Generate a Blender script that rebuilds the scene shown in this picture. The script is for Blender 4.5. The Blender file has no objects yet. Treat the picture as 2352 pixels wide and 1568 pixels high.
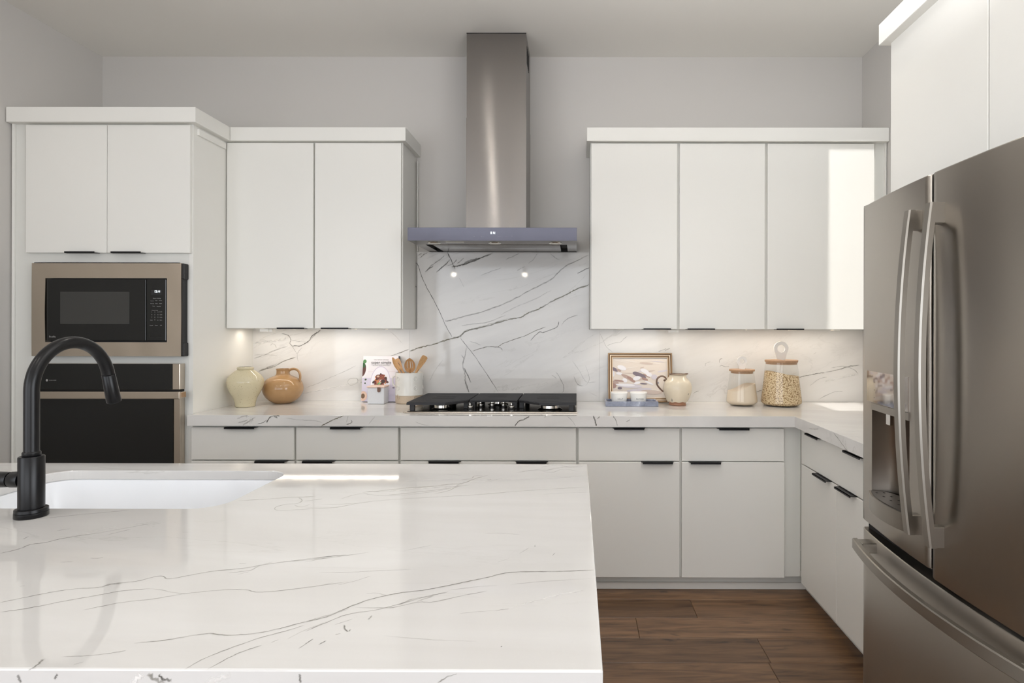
import bpy, bmesh, math, random
from mathutils import Vector, Matrix
random.seed(7)
S = bpy.context.scene
COL = S.collection
pi = math.pi

# ------------------------------------------------------------------ camera
F, CX, CY, EYE = 1400.0, 1321.8, 756.0, 1.37
YAW, ROLL = 0.003, 0.002
cam_d = bpy.data.cameras.new('camera'); cam = bpy.data.objects.new('camera', cam_d); COL.objects.link(cam)
cam_d.sensor_width = 36.0; cam_d.lens = F / 2352 * 36
cam_d.shift_x = -(CX - 1176) / 2352; cam_d.shift_y = -(784 - CY) / 2352
cam_d.clip_start = 0.02
cam.location = (0, 0, EYE)
cam.rotation_euler = (Matrix.Rotation(YAW, 3, 'Z') @ Matrix.Rotation(pi / 2, 3, 'X') @ Matrix.Rotation(ROLL, 3, 'Z')).to_euler()
S.camera = cam

# ------------------------------------------------------------------ light
S.view_settings.view_transform = 'Standard'; S.view_settings.look = 'None'
S.view_settings.gamma = 1.0; S.view_settings.use_curve_mapping = False
S.view_settings.exposure = -0.06
S.cycles.max_bounces = 10; S.cycles.diffuse_bounces = 6; S.cycles.glossy_bounces = 5
S.cycles.transparent_max_bounces = 16; S.cycles.sample_clamp_indirect = 6.0
S.cycles.caustics_reflective = False; S.cycles.caustics_refractive = False
w = bpy.data.worlds.new('sky'); S.world = w; w.use_nodes = True
w.node_tree.nodes['Background'].inputs[0].default_value = (0.90, 0.94, 1.0, 1)
w.node_tree.nodes['Background'].inputs[1].default_value = 3.75

def area(name, loc, target, sx, sy, power, col):
    l = bpy.data.lights.new(name, 'AREA'); l.shape = 'RECTANGLE'; l.size = sx; l.size_y = sy
    l.energy = power; l.color = col
    o = bpy.data.objects.new(name, l); COL.objects.link(o); o.location = loc
    o.rotation_euler = (Vector(target) - Vector(loc)).to_track_quat('-Z', 'Y').to_euler()
    return o
# daylight through the windows behind and to the right of the camera, and an added left opening
for nm_, lc_, tg_, sx_, sy_ in (('window_portal_rear', (-0.6, -4.99, 1.365), (-0.6, 3, 1.365), 4.6, 2.57), ('window_portal_side', (3.49, -1.6, 1.375), (-1, -1.6, 1.375), 3.8, 2.55), ('left_opening_portal', (-2.97, -1.85, 1.34), (2, -1.85, 1.34), 3.9, 2.52)):
    area(nm_, lc_, tg_, sx_, sy_, 1, (1, 1, 1)).data.cycles.is_portal = True
area('window_light_side', (3.35, -1.6, 1.45), (-1, -1.0, 1.45), 3.6, 2.1, 60, (0.92, 0.96, 1.0))


sun_d = bpy.data.lights.new('sun', 'SUN'); sun_d.energy = 3.4; sun_d.angle = 0.02; sun_d.color = (1, 0.97, 0.92)
sun = bpy.data.objects.new('sun', sun_d); COL.objects.link(sun); sun.rotation_euler = Vector((0, -1, 1.8)).to_track_quat('Z', 'Y').to_euler()
def spot(name, loc, power, size=0.05, angle=125, col=(1, 0.93, 0.84), blend=0.6):
    l = bpy.data.lights.new(name, 'SPOT'); l.energy = power; l.shadow_soft_size = size
    l.spot_size = math.radians(angle); l.spot_blend = blend; l.color = col
    o = bpy.data.objects.new(name, l); COL.objects.link(o); o.location = loc
    return o

# added upward fill light, unseen above the frame, to brighten the ceiling
area('ceiling_fill', (0.32, 1.40, 2.25), (0.32, 1.401, 3.06), 0.6, 0.6, 30, (0.98, 0.98, 1.0))

# ------------------------------------------------------------------ helpers
def X(px, Y, py=756.0):
    dx, dy = px - CX, py - CY
    u = (dx + ROLL * dy) / F
    return Y * (u - YAW) / (1 + YAW * u)
def Z(py, Y, px=1326.0):
    dx, dy = px - CX, py - CY
    x = X(px, Y, py)
    return EYE - (dy - ROLL * dx) / F * (Y - YAW * x)
CT = 0.925          # counter height
def on_counter(px, py, z=CT):
    Y = 3.0
    for _ in range(8):
        x = X(px, Y, py)
        Y = (EYE - z) * F / ((py - CY) - ROLL * (px - CX)) + YAW * x
    return X(px, Y, py), Y

def srgb(r, g, b):
    def f(c):
        c /= 255.0
        return c / 12.92 if c <= 0.04045 else ((c + 0.055) / 1.055) ** 2.4
    return (f(r), f(g), f(b), 1)

def mat(name, col, rough=0.5, metal=0.0, **kw):
    m = bpy.data.materials.new(name); m.use_nodes = True
    b = m.node_tree.nodes['Principled BSDF']
    b.inputs['Base Color'].default_value = col if len(col) == 4 else (*col, 1)
    b.inputs['Roughness'].default_value = rough; b.inputs['Metallic'].default_value = metal
    for k, v in kw.items():
        b.inputs[k.replace('_', ' ')].default_value = v
    return m
def nt(m): return m.node_tree.nodes, m.node_tree.links, m.node_tree.nodes['Principled BSDF']
def coords(m, scale=(1, 1, 1), rot=(0, 0, 0), kind='Object'):
    n, l, b = nt(m)
    tc = n.new('ShaderNodeTexCoord'); mp = n.new('ShaderNodeMapping')
    mp.inputs['Scale'].default_value = scale; mp.inputs['Rotation'].default_value = rot
    l.new(tc.outputs[kind], mp.inputs[0]); return mp.outputs[0]
def noise(m, vec, scale, detail=3, rough=0.5, dist=0.0):
    n, l, b = nt(m); t = n.new('ShaderNodeTexNoise')
    t.inputs['Scale'].default_value = scale; t.inputs['Detail'].default_value = detail
    t.inputs['Roughness'].default_value = rough; t.inputs['Distortion'].default_value = dist
    l.new(vec, t.inputs['Vector']); return t.outputs['Fac']
def ramp(m, fac, stops):
    n, l, b = nt(m); r = n.new('ShaderNodeValToRGB'); e = r.color_ramp.elements
    while len(e) > 1: e.remove(e[-1])
    e[0].position = stops[0][0]; e[0].color = stops[0][1]
    for p, c in stops[1:]:
        k = e.new(p); k.color = c
    l.new(fac, r.inputs[0]); return r.outputs[0]
def mix(m, fac, a, bb, mode='MIX'):
    n, l, b = nt(m); x = n.new('ShaderNodeMix'); x.data_type = 'RGBA'; x.blend_type = mode
    for sock, v in ((x.inputs[0], fac), (x.inputs[6], a), (x.inputs[7], bb)):
        if hasattr(v, 'is_linked'): l.new(v, sock)
        else: sock.default_value = v
    return x.outputs[2]
def bump(m, fac, strength=0.2, dist=0.001):
    n, l, b = nt(m); x = n.new('ShaderNodeBump'); x.inputs['Strength'].default_value = strength
    x.inputs['Distance'].default_value = dist; l.new(fac, x.inputs['Height']); l.new(x.outputs[0], b.inputs['Normal'])

# ---- materials
def g(v): return (v, v, v, 1)
M = {}
def paint(name, col, rough):
    m = mat(name, col, rough); v = coords(m)
    bump(m, noise(m, v, 180, 2), 0.05, 0.0006); return m
M['paint'] = paint('cabinet_paint', srgb(233, 232, 227), 0.38)
M['inner'] = paint('cabinet_carcass_paint', srgb(222, 222, 217), 0.45)
def wallmat(name, col):
    m = mat(name, col, 0.85); v = coords(m)
    bump(m, noise(m, v, 60, 4), 0.12, 0.001); return m
M['wall'] = wallmat('wall_paint', srgb(202, 199, 195))
M['ceil'] = wallmat('ceiling_paint', srgb(234, 232, 227))
def marble(name, rot, seed, k=1.0):
    m = mat(name, srgb(226, 222, 216), 0.05); n, l, b = nt(m)
    v = coords(m, (1, 1, 1), rot)
    mp = n.new('ShaderNodeMapping'); mp.inputs['Scale'].default_value = (0.35, 1.6, 1.6); mp.inputs['Location'].default_value = (seed, seed * 2, seed)
    l.new(v, mp.inputs[0]); v2 = mp.outputs[0]
    cloud = noise(m, v2, 2.2, 5, 0.55, 0.6)
    base = ramp(m, cloud, [(0.25, srgb(206 * k, 204 * k, 202 * k)), (0.5, srgb(221 * k, 219 * k, 216 * k)), (0.75, srgb(231 * k, 230 * k, 228 * k))])
    f1 = noise(m, v2, 3.0, 8, 0.62, 1.2)
    v1 = ramp(m, f1, [(0.0, g(0)), (0.488, g(0)), (0.5, g(0.5)), (0.512, g(0)), (1, g(0))])
    gate = ramp(m, noise(m, v2, 1.6, 2), [(0.48, g(0)), (0.65, g(0.6))])
    fac = mix(m, 1.0, v1, gate, 'MULTIPLY')
    c = mix(m, fac, base, srgb(150, 147, 138))
    l.new(c, b.inputs['Base Color']); return m
M['marble_wall'] = marble('marble_backsplash', (0, 0.35, 0), 3.1)
M['marble_counter'] = marble('marble_counter', (0, 0, 0.35), 7.7)
M['marble_island'] = marble('marble_island', (0, 0, 0.12), 1.3, 0.93)
def metal(name, col, rough, sc=(1, 1, 60), aniso=0.0, amt=0.16):
    m = mat(name, col, rough, 1.0); n, l, b = nt(m)
    v = coords(m, sc); f = noise(m, v, 30, 3, 0.6)
    r = ramp(m, f, [(0.2, g(max(0, rough - amt / 2))), (0.8, g(rough + amt / 2))])
    l.new(r, b.inputs['Roughness']); b.inputs['Anisotropic'].default_value = aniso; b.inputs['Anisotropic Rotation'].default_value = 0.25
    return m
M['steel'] = metal('brushed_steel', srgb(132, 127, 122), 0.21, (1, 1, 70), 1.0, amt=0.03)
M['steel_warm'] = metal('brushed_steel_warm', srgb(204, 192, 177), 0.14, (2, 2, 70), amt=0.04)
M['slate'] = metal('slate_stainless', srgb(170, 164, 156), 0.30, (1, 1, 70), 0.9, amt=0.04)
M['slate_edge'] = mat('slate_stainless_handle', srgb(164, 159, 151), 0.34, 1.0)
M['chrome'] = mat('chrome', srgb(225, 222, 216), 0.12, 1.0)
M['black_metal'] = mat('matte_black_metal', srgb(11, 11, 13), 0.30, 0.0, Specular_IOR_Level=0.32)
M['handle_black'] = mat('black_pull_metal', srgb(22, 21, 24), 0.4, 0.3)
M['iron'] = mat('cast_iron', srgb(38, 38, 41), 0.5, 0.0)
M['black'] = mat('black_plastic', srgb(14, 14, 15), 0.45)
M['dark'] = mat('dark_recess', srgb(20, 19, 18), 0.7)
M['black_glass'] = mat('black_glass', srgb(20, 21, 20), 0.05)
M['mesh_glass'] = mat('microwave_window', srgb(58, 58, 56), 0.12)
M['blue_glass'] = mat('hood_fascia_glass', srgb(116, 118, 134), 0.09, 0.55)  # bluish window reflection is put into the base colour
M['sink'] = mat('white_fireclay', srgb(236, 238, 241), 0.18)
M['white_plastic'] = mat('white_plastic', srgb(240, 238, 232), 0.35)
def emis(name, col, s):
    m = mat(name, col, 0.4); b = m.node_tree.nodes['Principled BSDF']
    b.inputs['Emission Color'].default_value = col; b.inputs['Emission Strength'].default_value = s; return m
M['led'] = emis('under_cabinet_led', (1, 0.86, 0.68, 1), 2.0)
M['bulb'] = emis('lamp_bulb', (1, 0.9, 0.75, 1), 60.0)
M['digits'] = emis('display_digits', (0.9, 0.97, 1, 1), 1.6)
M['downlight_lens'] = emis('downlight_lens', (1, .95, .88, 1), 26.0)
M['lamp_lens'] = mat('lamp_lens', srgb(225, 222, 210), 0.25)
M['print'] = mat('grey_print', srgb(150, 150, 148), 0.5)
M['print_dark'] = mat('dark_print', srgb(75, 73, 70), 0.6)
def glaze(name, base, spots, amt, sc, rough=0.07):
    m = mat(name, base, rough); n, l, b = nt(m); v = coords(m)
    c0 = mix(m, ramp(m, noise(m, v, 9, 4), [(0.3, g(0)), (0.75, g(0.55))]), base, tuple(x * 0.8 for x in base[:3]) + (1,))
    vo = n.new('ShaderNodeTexNoise'); vo.inputs['Scale'].default_value = sc; vo.inputs['Detail'].default_value = 1
    l.new(v, vo.inputs['Vector'])
    sp = ramp(m, vo.outputs['Fac'], [(0.0, g(0)), (amt, g(0)), (amt + 0.02, g(0.8)), (1, g(0.8))])
    l.new(mix(m, sp, c0, spots), b.inputs['Base Color']); return m
M['vase'] = glaze('speckled_sage_glaze', srgb(205, 195, 165), srgb(112, 100, 74), 0.70, 240)
M['jug'] = glaze('ochre_glaze', srgb(174, 138, 97), srgb(120, 84, 48), 0.76, 200, 0.05)
M['cream'] = glaze('cream_drip_glaze', srgb(222, 210, 188), srgb(140, 134, 124), 0.72, 30, 0.06)
M['crock'] = glaze('white_crackle_glaze', srgb(226, 224, 218), srgb(168, 140, 98), 0.70, 26, 0.2)
M['sand'] = glaze('sand_stoneware', srgb(200, 182, 160), srgb(150, 128, 105), 0.70, 260, 0.6)
M['terracotta'] = mat('bare_clay_foot', srgb(170, 124, 96), 0.35)
M['brown_glaze'] = mat('brown_glaze', srgb(112, 88, 74), 0.2)
M['white_ceramic'] = mat('white_ceramic', srgb(250, 249, 245), 0.25)
M['salt_box'] = mat('white_stoneware', srgb(214, 216, 220), 0.35)
bump(M['salt_box'], noise(M['salt_box'], coords(M['salt_box'], (1, 1, 1), (0, 0.8, 0)), 38, 3, 0.6, 1.5), 0.6, 0.004)
def wood(name, c1, c2, sc=(3, 3, 60), s=6):
    m = mat(name, c1, 0.5); n, l, b = nt(m); v = coords(m, sc)
    f = noise(m, v, s, 4, 0.6, 0.4)
    l.new(ramp(m, f, [(0.3, c1), (0.7, c2)]), b.inputs['Base Color']); return m
M['beech'] = wood('beech_wood', srgb(214, 172, 124), srgb(190, 144, 96), (60, 60, 6))
M['spoon_dark'] = wood('brown_beech_wood', srgb(186, 142, 92), srgb(164, 118, 72), (60, 60, 6))
M['acacia'] = wood('lid_wood', srgb(188, 152, 118), srgb(158, 122, 92), (8, 60, 60))
M['pale_wood'] = wood('pale_lid_wood', srgb(232, 208, 194), srgb(220, 192, 176), (8, 60, 60))
M['leather'] = mat('brown_leather', srgb(112, 84, 72), 0.6)
M['flour'] = mat('flour', srgb(226, 210, 188), 0.9)
bump(M['flour'], noise(M['flour'], coords(M['flour']), 300, 2), 0.3, 0.001)
m = mat('oats', srgb(220, 196, 156), 0.85); M['oats'] = m; n, l, b = nt(m)
vo = n.new('ShaderNodeTexVoronoi'); vo.inputs['Scale'].default_value = 130; l.new(coords(m, (1, 1, 1.5)), vo.inputs['Vector'])
l.new(ramp(m, vo.outputs['Distance'], [(0.0, srgb(240, 222, 188)), (0.5, srgb(222, 198, 158)), (0.72, srgb(150, 116, 74))]), b.inputs['Base Color'])
bump(m, vo.outputs['Distance'], -0.9, 0.004)
m = mat('blue_grey_marble', srgb(150, 156, 172), 0.15); M['tray'] = m; n, l, b = nt(m)
l.new(ramp(m, noise(m, coords(m, (1, 1, 1), (0, 0.5, 0)), 11, 5, 0.55, 1.6), [(0.25, srgb(100, 104, 122)), (0.48, srgb(134, 140, 158)), (0.62, srgb(160, 166, 184)), (0.7, srgb(214, 218, 226))]), b.inputs['Base Color'])
m = metal('antique_gold', srgb(150, 122, 92), 0.38, (8, 8, 8)); M['gold'] = m
M['gold_light'] = metal('antique_gold_light', srgb(222, 200, 172), 0.35, (8, 8, 8))
M['gold_dark'] = mat('frame_brown', srgb(92, 68, 46), 0.5, 0.3)
M['paper'] = mat('page_paper', srgb(232, 228, 220), 0.8)
m = bpy.data.materials.new('painted_colours'); m.use_nodes = True; M['vcol'] = m; n, l, b = nt(m)
at = n.new('ShaderNodeAttribute'); at.attribute_name = 'Col'; l.new(at.outputs['Color'], b.inputs['Base Color']); b.inputs['Roughness'].default_value = 0.45
# thin clear glass
m = bpy.data.materials.new('clear_glass'); m.use_nodes = True; M['glass'] = m; n, l = m.node_tree.nodes, m.node_tree.links
n.remove(n['Principled BSDF']); gl = n.new('ShaderNodeBsdfGlossy'); gl.inputs['Roughness'].default_value = 0.03
tr = n.new('ShaderNodeBsdfTransparent'); tr.inputs[0].default_value = (0.97, 0.975, 0.97, 1)
lw0 = n.new('ShaderNodeLayerWeight'); pw = n.new('ShaderNodeMath'); pw.operation = 'POWER'; pw.inputs[1].default_value = 4.0
lw = n.new('ShaderNodeMath'); lw.operation = 'MULTIPLY_ADD'; lw.inputs[1].default_value = 0.28; lw.inputs[2].default_value = 0.05
l.new(lw0.outputs['Facing'], pw.inputs[0]); l.new(pw.outputs[0], lw.inputs[0]); mx = n.new('ShaderNodeMixShader')
l.new(lw.outputs[0], mx.inputs[0]); l.new(tr.outputs[0], mx.inputs[1]); l.new(gl.outputs[0], mx.inputs[2]); l.new(mx.outputs[0], n['Material Output'].inputs[0])
# vein: a line of darker mineral, soft towards its edges (attribute Col: rgb colour, alpha strength)
m = mat('marble_vein', srgb(120, 116, 104), 0.06); M['vein'] = m; n, l, b = nt(m)
at = n.new('ShaderNodeAttribute'); at.attribute_name = 'Col'; l.new(at.outputs['Color'], b.inputs['Base Color'])
nf = ramp(m, noise(m, coords(m), 28, 4, 0.7), [(0.3, g(0.35)), (0.62, g(1))])
ml = n.new('ShaderNodeMath'); ml.operation = 'MULTIPLY'; l.new(nf, ml.inputs[0]); l.new(at.outputs['Alpha'], ml.inputs[1])
l.new(ml.outputs[0], b.inputs['Alpha'])
# floor planks
m = mat('oak_plank', srgb(120, 88, 62), 0.38); M['oak'] = m; n, l, b = nt(m)
oi = n.new('ShaderNodeObjectInfo'); tc = n.new('ShaderNodeTexCoord'); mp = n.new('ShaderNodeMapping'); mp.inputs['Scale'].default_value = (1.1, 11, 11)
cb = n.new('ShaderNodeCombineXYZ'); mu = n.new('ShaderNodeMath'); mu.operation = 'MULTIPLY'; mu.inputs[1].default_value = 57
l.new(oi.outputs['Random'], mu.inputs[0]); l.new(mu.outputs[0], cb.inputs[0]); l.new(mu.outputs[0], cb.inputs[1])
l.new(cb.outputs[0], mp.inputs['Location']); l.new(tc.outputs['Object'], mp.inputs[0])
grain = noise(m, mp.outputs[0], 2.4, 8, 0.62, 1.1)
c = ramp(m, grain, [(0.28, srgb(72, 51, 36)), (0.42, srgb(110, 83, 60)), (0.55, srgb(132, 102, 75)), (0.75, srgb(154, 122, 92))])
mp2 = n.new('ShaderNodeMapping'); mp2.inputs['Scale'].default_value = (3, 9, 9); l.new(cb.outputs[0], mp2.inputs['Location']); l.new(tc.outputs['Object'], mp2.inputs[0])
kn = ramp(m, noise(m, mp2.outputs[0], 2.0, 3, 0.5, 0.3), [(0.0, g(0)), (0.66, g(0)), (0.76, g(0.85))])
c = mix(m, kn, c, srgb(46, 30, 22))
tone = ramp(m, oi.outputs['Random'], [(0.0, srgb(196, 190, 184)), (0.5, srgb(235, 230, 224)), (1.0, srgb(255, 250, 244))])
c = mix(m, 1.0, c, tone, 'MULTIPLY'); l.new(c, b.inputs['Base Color']); bump(m, grain, 0.25, 0.001)

# ---- mesh builders
def box(bm, x0, x1, y0, y1, z0, z1, bev=0.0, seg=2):
    x0, x1 = min(x0, x1), max(x0, x1); y0, y1 = min(y0, y1), max(y0, y1); z0, z1 = min(z0, z1), max(z0, z1)
    r = bmesh.ops.create_cube(bm, size=1.0)
    for v in r['verts']:
        v.co = Vector(((x0 + x1) / 2 + v.co.x * (x1 - x0), (y0 + y1) / 2 + v.co.y * (y1 - y0), (z0 + z1) / 2 + v.co.z * (z1 - z0)))
    if bev > 0:
        es = list({e for v in r['verts'] for e in v.link_edges})
        bmesh.ops.bevel(bm, geom=es, offset=bev, segments=seg, affect='EDGES', profile=0.5)
def B(*a, **k):
    bm = bmesh.new(); box(bm, *a, **k); return bm
def lathe(bm, prof, cx, cy, seg=48, cap0=True, cap1=False):
    rings = []
    for r, z in prof:
        rings.append([bm.verts.new((cx + r * math.cos(2 * pi * i / seg), cy + r * math.sin(2 * pi * i / seg), z)) for i in range(seg)])
    for a, b2 in zip(rings, rings[1:]):
        for i in range(seg):
            bm.faces.new((a[i], a[(i + 1) % seg], b2[(i + 1) % seg], b2[i]))
    if cap0: bm.faces.new(list(reversed(rings[0])))
    if cap1: bm.faces.new(rings[-1])
    return rings
def smooth_profile(pts, n=6):
    out = []
    P = [pts[0]] + list(pts) + [pts[-1]]
    for i in range(1, len(P) - 2):
        for k in range(n):
            t = k / n
            q = []
            for d in range(len(pts[0])):
                a, b2, c2, e = P[i - 1][d], P[i][d], P[i + 1][d], P[i + 2][d]
                q.append(0.5 * ((2 * b2) + (-a + c2) * t + (2 * a - 5 * b2 + 4 * c2 - e) * t * t + (-a + 3 * b2 - 3 * c2 + e) * t ** 3))
            out.append(tuple(q))
    out.append(tuple(pts[-1])); return out
def tube(bm, pts, rad, seg=20, flat=1.0):
    pts = [Vector(p) for p in pts]; n = len(pts)
    rads = rad if isinstance(rad, (list, tuple)) else [rad] * n
    up = None; rings = []
    for i, p in enumerate(pts):
        t = (pts[min(i + 1, n - 1)] - pts[max(i - 1, 0)]).normalized()
        if up is None:
            up = t.orthogonal().normalized()
        up = (up - t * up.dot(t)).normalized(); s = t.cross(up)
        rings.append([bm.verts.new(p + (up * math.cos(2 * pi * k / seg) + s * math.sin(2 * pi * k / seg) * flat) * rads[i]) for k in range(seg)])
    for a, b2 in zip(rings, rings[1:]):
        for k in range(seg): bm.faces.new((a[k], a[(k + 1) % seg], b2[(k + 1) % seg], b2[k]))
    bm.faces.new(list(reversed(rings[0]))); bm.faces.new(rings[-1])
def prism(bm, poly, axis, a, b2):
    """poly: 2D points; axis x/y/z is the extrusion direction between a and b2"""
    def P(p, t):
        return {'x': (t, p[0], p[1]), 'y': (p[0], t, p[1]), 'z': (p[0], p[1], t)}[axis]
    r0 = [bm.verts.new(P(p, a)) for p in poly]; r1 = [bm.verts.new(P(p, b2)) for p in poly]
    k = len(poly)
    bm.faces.new(r0); bm.faces.new(list(reversed(r1)))
    for i in range(k): bm.faces.new((r0[i], r1[i], r1[(i + 1) % k], r0[(i + 1) % k]))
def rrect(x0, x1, y0, y1, r, n=8):
    out = []
    for (cx, cy, a0) in ((x1 - r, y1 - r, 0), (x0 + r, y1 - r, 90), (x0 + r, y0 + r, 180), (x1 - r, y0 + r, 270)):
        for i in range(n + 1):
            a = math.radians(a0 + 90 * i / n); out.append((cx + r * math.cos(a), cy + r * math.sin(a)))
    return out

ROOT = {}
def thing(name, label, cat, loc, group=None, kind=None):
    o = bpy.data.objects.new(name, None); COL.objects.link(o); o.location = loc; o.empty_display_size = 0.1
    if label: o['label'] = label
    if cat: o['category'] = cat
    if group: o['group'] = group
    if kind: o['kind'] = kind
    ROOT[o] = Vector(loc); return o
def part(name, bm, m, parent=None, smooth=False, label=None, kind=None, bevel=0.0, loc=None, normals=True):
    if normals: bmesh.ops.recalc_face_normals(bm, faces=bm.faces)
    me = bpy.data.meshes.new(name)
    org = Vector((0, 0, 0))
    if parent is not None:
        org = ROOT[parent]
    elif loc is not None: org = Vector(loc)
    bmesh.ops.translate(bm, verts=bm.verts, vec=-org)
    if smooth:
        for f in bm.faces: f.smooth = True
        for e in bm.edges:
            if len(e.link_faces) == 2 and e.calc_face_angle(0) > math.radians(38): e.smooth = False
    bm.to_mesh(me); bm.free()
    me.materials.append(m)
    o = bpy.data.objects.new(name, me); COL.objects.link(o)
    if parent is not None: o.parent = parent
    else: o.location = org
    ROOT[o] = org
    if label: o['label'] = label
    if kind: o['kind'] = kind
    if bevel:
        md = o.modifiers.new('edge', 'BEVEL'); md.width = bevel; md.segments = 2; md.limit_method = 'ANGLE'; md.angle_limit = math.radians(50)
    return o
def tag(o, label, cat, group=None):
    o['label'] = label; o['category'] = cat
    if group: o['group'] = group
    return o
def text(name, s, loc, size, m, parent, rot=(pi / 2, 0, 0), align='CENTER', ext=0.0002, sx=1.0, spacing=1.0):
    c = bpy.data.curves.new(name, 'FONT'); c.body = s; c.size = size; c.extrude = ext
    c.align_x = align; c.align_y = 'CENTER'; c.space_character = spacing
    tmp = bpy.data.objects.new(name, c); me = bpy.data.meshes.new_from_object(tmp); bpy.data.objects.remove(tmp)
    me.materials.clear(); me.materials.append(m)
    o = bpy.data.objects.new(name, me); COL.objects.link(o); o.parent = parent
    o.location = Vector(loc) - ROOT[parent]; o.rotation_euler = rot; o.scale = (sx, 1, 1); ROOT[o] = Vector(loc)
    return o

def flat_art(name, O, U, V, N, shapes, parent, lift=0.0006, bounds=None):
    """flat coloured shapes on a surface: (cx, cy, rx, ry, angle, colour, points)"""
    me = bpy.data.meshes.new(name); vs, fs, cols = [], [], []
    O, U, V, N = Vector(O), Vector(U), Vector(V), Vector(N)
    for i, (cx, cy, rx, ry, ang, col, npt) in enumerate(shapes):
        base = len(vs); a = math.radians(ang)
        for k in range(npt):
            t = 2 * pi * k / npt + (pi / 4 if npt == 4 else 0); q = 1.4142 if npt == 4 else 1
            ex, ey = rx * q * math.cos(t), ry * q * math.sin(t)
            u = cx + ex * math.cos(a) - ey * math.sin(a); v = cy + ex * math.sin(a) + ey * math.cos(a)
            if bounds: u = min(max(u, bounds[0]), bounds[1]); v = min(max(v, bounds[2]), bounds[3])
            vs.append(O + U * u + V * v + N * (lift + 0.00003 * i)); cols.append(col)
        fs.append(list(range(base, base + npt)))
    vs = [v - ROOT[parent] for v in vs]
    me.from_pydata(vs, [], fs); ca = me.color_attributes.new('Col', 'FLOAT_COLOR', 'POINT')
    for i, c in enumerate(cols): ca.data[i].color = c
    me.materials.append(M['vcol'])
    o = bpy.data.objects.new(name, me); COL.objects.link(o); o.parent = parent; ROOT[o] = ROOT[parent]
    return o

def veins(name, plane, lines, parent, seed=1):
    """mineral lines laid into a slab: each (pts, half width in m, strength, colour); pts are 3D on the slab"""
    rnd = random.Random(seed); vs, fs, cols = [], [], []
    N = Vector(plane)
    for pts, hw, st, col in lines:
        hw *= 1.12; st = min(1, st * 1.25)
        P = smooth_profile([tuple(p) for p in pts], 7) if len(pts) > 2 else smooth_profile([tuple(pts[0]), tuple((Vector(pts[0]) + Vector(pts[1])) / 2), tuple(pts[1])], 6)
        P = [Vector(p) for p in P]; k = len(P); base = len(vs)
        for i, p in enumerate(P):
            t = (P[min(i + 1, k - 1)] - P[max(i - 1, 0)]); t = t.normalized() if t.length > 0 else Vector((1, 0, 0))
            s = N.cross(t).normalized()
            jit = s * rnd.uniform(-1, 1) * hw * 0.45
            fade = min(1, i / 3 + 0.12, (k - 1 - i) / 3 + 0.12)
            wv = hw * rnd.uniform(0.7, 1.3)
            for off, al in ((-1, 0), (-0.3, 1), (0.3, 1), (1, 0)):
                vs.append(p + jit + s * wv * off + N * 0.0004); cols.append((*col[:3], al * st * fade))
        for i in range(k - 1):
            for j in range(3):
                a = base + i * 4 + j; fs.append((a, a + 1, a + 5, a + 4))
    me = bpy.data.meshes.new(name); me.from_pydata([v - ROOT[parent] for v in vs], [], fs)
    ca = me.color_attributes.new('Col', 'FLOAT_COLOR', 'POINT')
    for i, c in enumerate(cols): ca.data[i].color = c
    for p in me.polygons: p.use_smooth = True
    me.materials.append(M['vein'])
    o = bpy.data.objects.new(name, me); COL.objects.link(o); o.parent = parent; o['kind'] = 'stuff'; ROOT[o] = ROOT[parent]
    return o

# ------------------------------------------------------------------ depths and heights (metres)
WALL, SPL = 3.785, 3.765
UP_D, UP_C, UP_CR = 3.47, 3.49, 3.448        # upper doors, carcass, crown
LO_D, LO_C, TALL_CR, CT_F = 3.16, 3.18, 3.137, 3.13
LW, RW, CEIL = -2.958, 1.762, 3.06
CR0, CR1 = 2.435, 2.512
RX = 1.147                                     # face of the doors on the right-hand run

# ------------------------------------------------------------------ setting
def struct(name, bm, m, parent=None, **k):
    o = part(name, bm, m, parent, **k)
    if parent is None: o['kind'] = 'structure'
    return o
struct('wall_back', B(LW - 0.12, RW + 0.12, WALL, WALL + 0.12, 0, CEIL), M['wall'])
bm = bmesh.new()
for a in ((-5.0, -3.8, 0, CEIL), (0.1, WALL, 0, CEIL), (-3.8, 0.1, 0, 0.08), (-3.8, 0.1, 2.6, CEIL)): box(bm, LW - 0.12, LW, *a)
struct('wall_left', bm, M['wall'])  # unseen opening added here so daylight reaches the right-hand run
struct('wall_right', B(RW, RW + 0.12, 0.95, WALL, 0, CEIL), M['wall'])
SKX0, SKX1, SKY0, SKY1 = 1.43, 1.70, 2.12, 3.10      # unseen ceiling opening, added so the sun reaches the corner
bm = bmesh.new()
for a in ((LW - 0.12, SKX0, -5.12, WALL + 0.12), (SKX1, 3.62, -5.12, WALL + 0.12), (SKX0, SKX1, -5.12, SKY0), (SKX0, SKX1, SKY1, WALL + 0.12)): box(bm, a[0], a[1], a[2], a[3], CEIL, CEIL + 0.1)
struct('ceiling', bm, M['ceil'])
struct('wall_return', B(RW + 0.12, 3.5, 0.95, 1.07, 0, CEIL), M['wall'])
bm = bmesh.new()
for a in ((3.5, 3.62, -5.0, -3.5, 0, CEIL), (3.5, 3.62, 0.3, 1.07, 0, CEIL), (3.5, 3.62, -3.5, 0.3, 0, 0.1), (3.5, 3.62, -3.5, 0.3, 2.65, CEIL)): box(bm, *a)
struct('wall_side', bm, M['wall'])
bm = bmesh.new()
for a in ((LW, -2.9, -5.12, -5.0, 0, CEIL), (1.7, 3.62, -5.12, -5.0, 0, CEIL), (-2.9, 1.7, -5.12, -5.0, 0, 0.08), (-2.9, 1.7, -5.12, -5.0, 2.65, CEIL)): box(bm, *a)
struct('wall_rear', bm, M['wall'])

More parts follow.
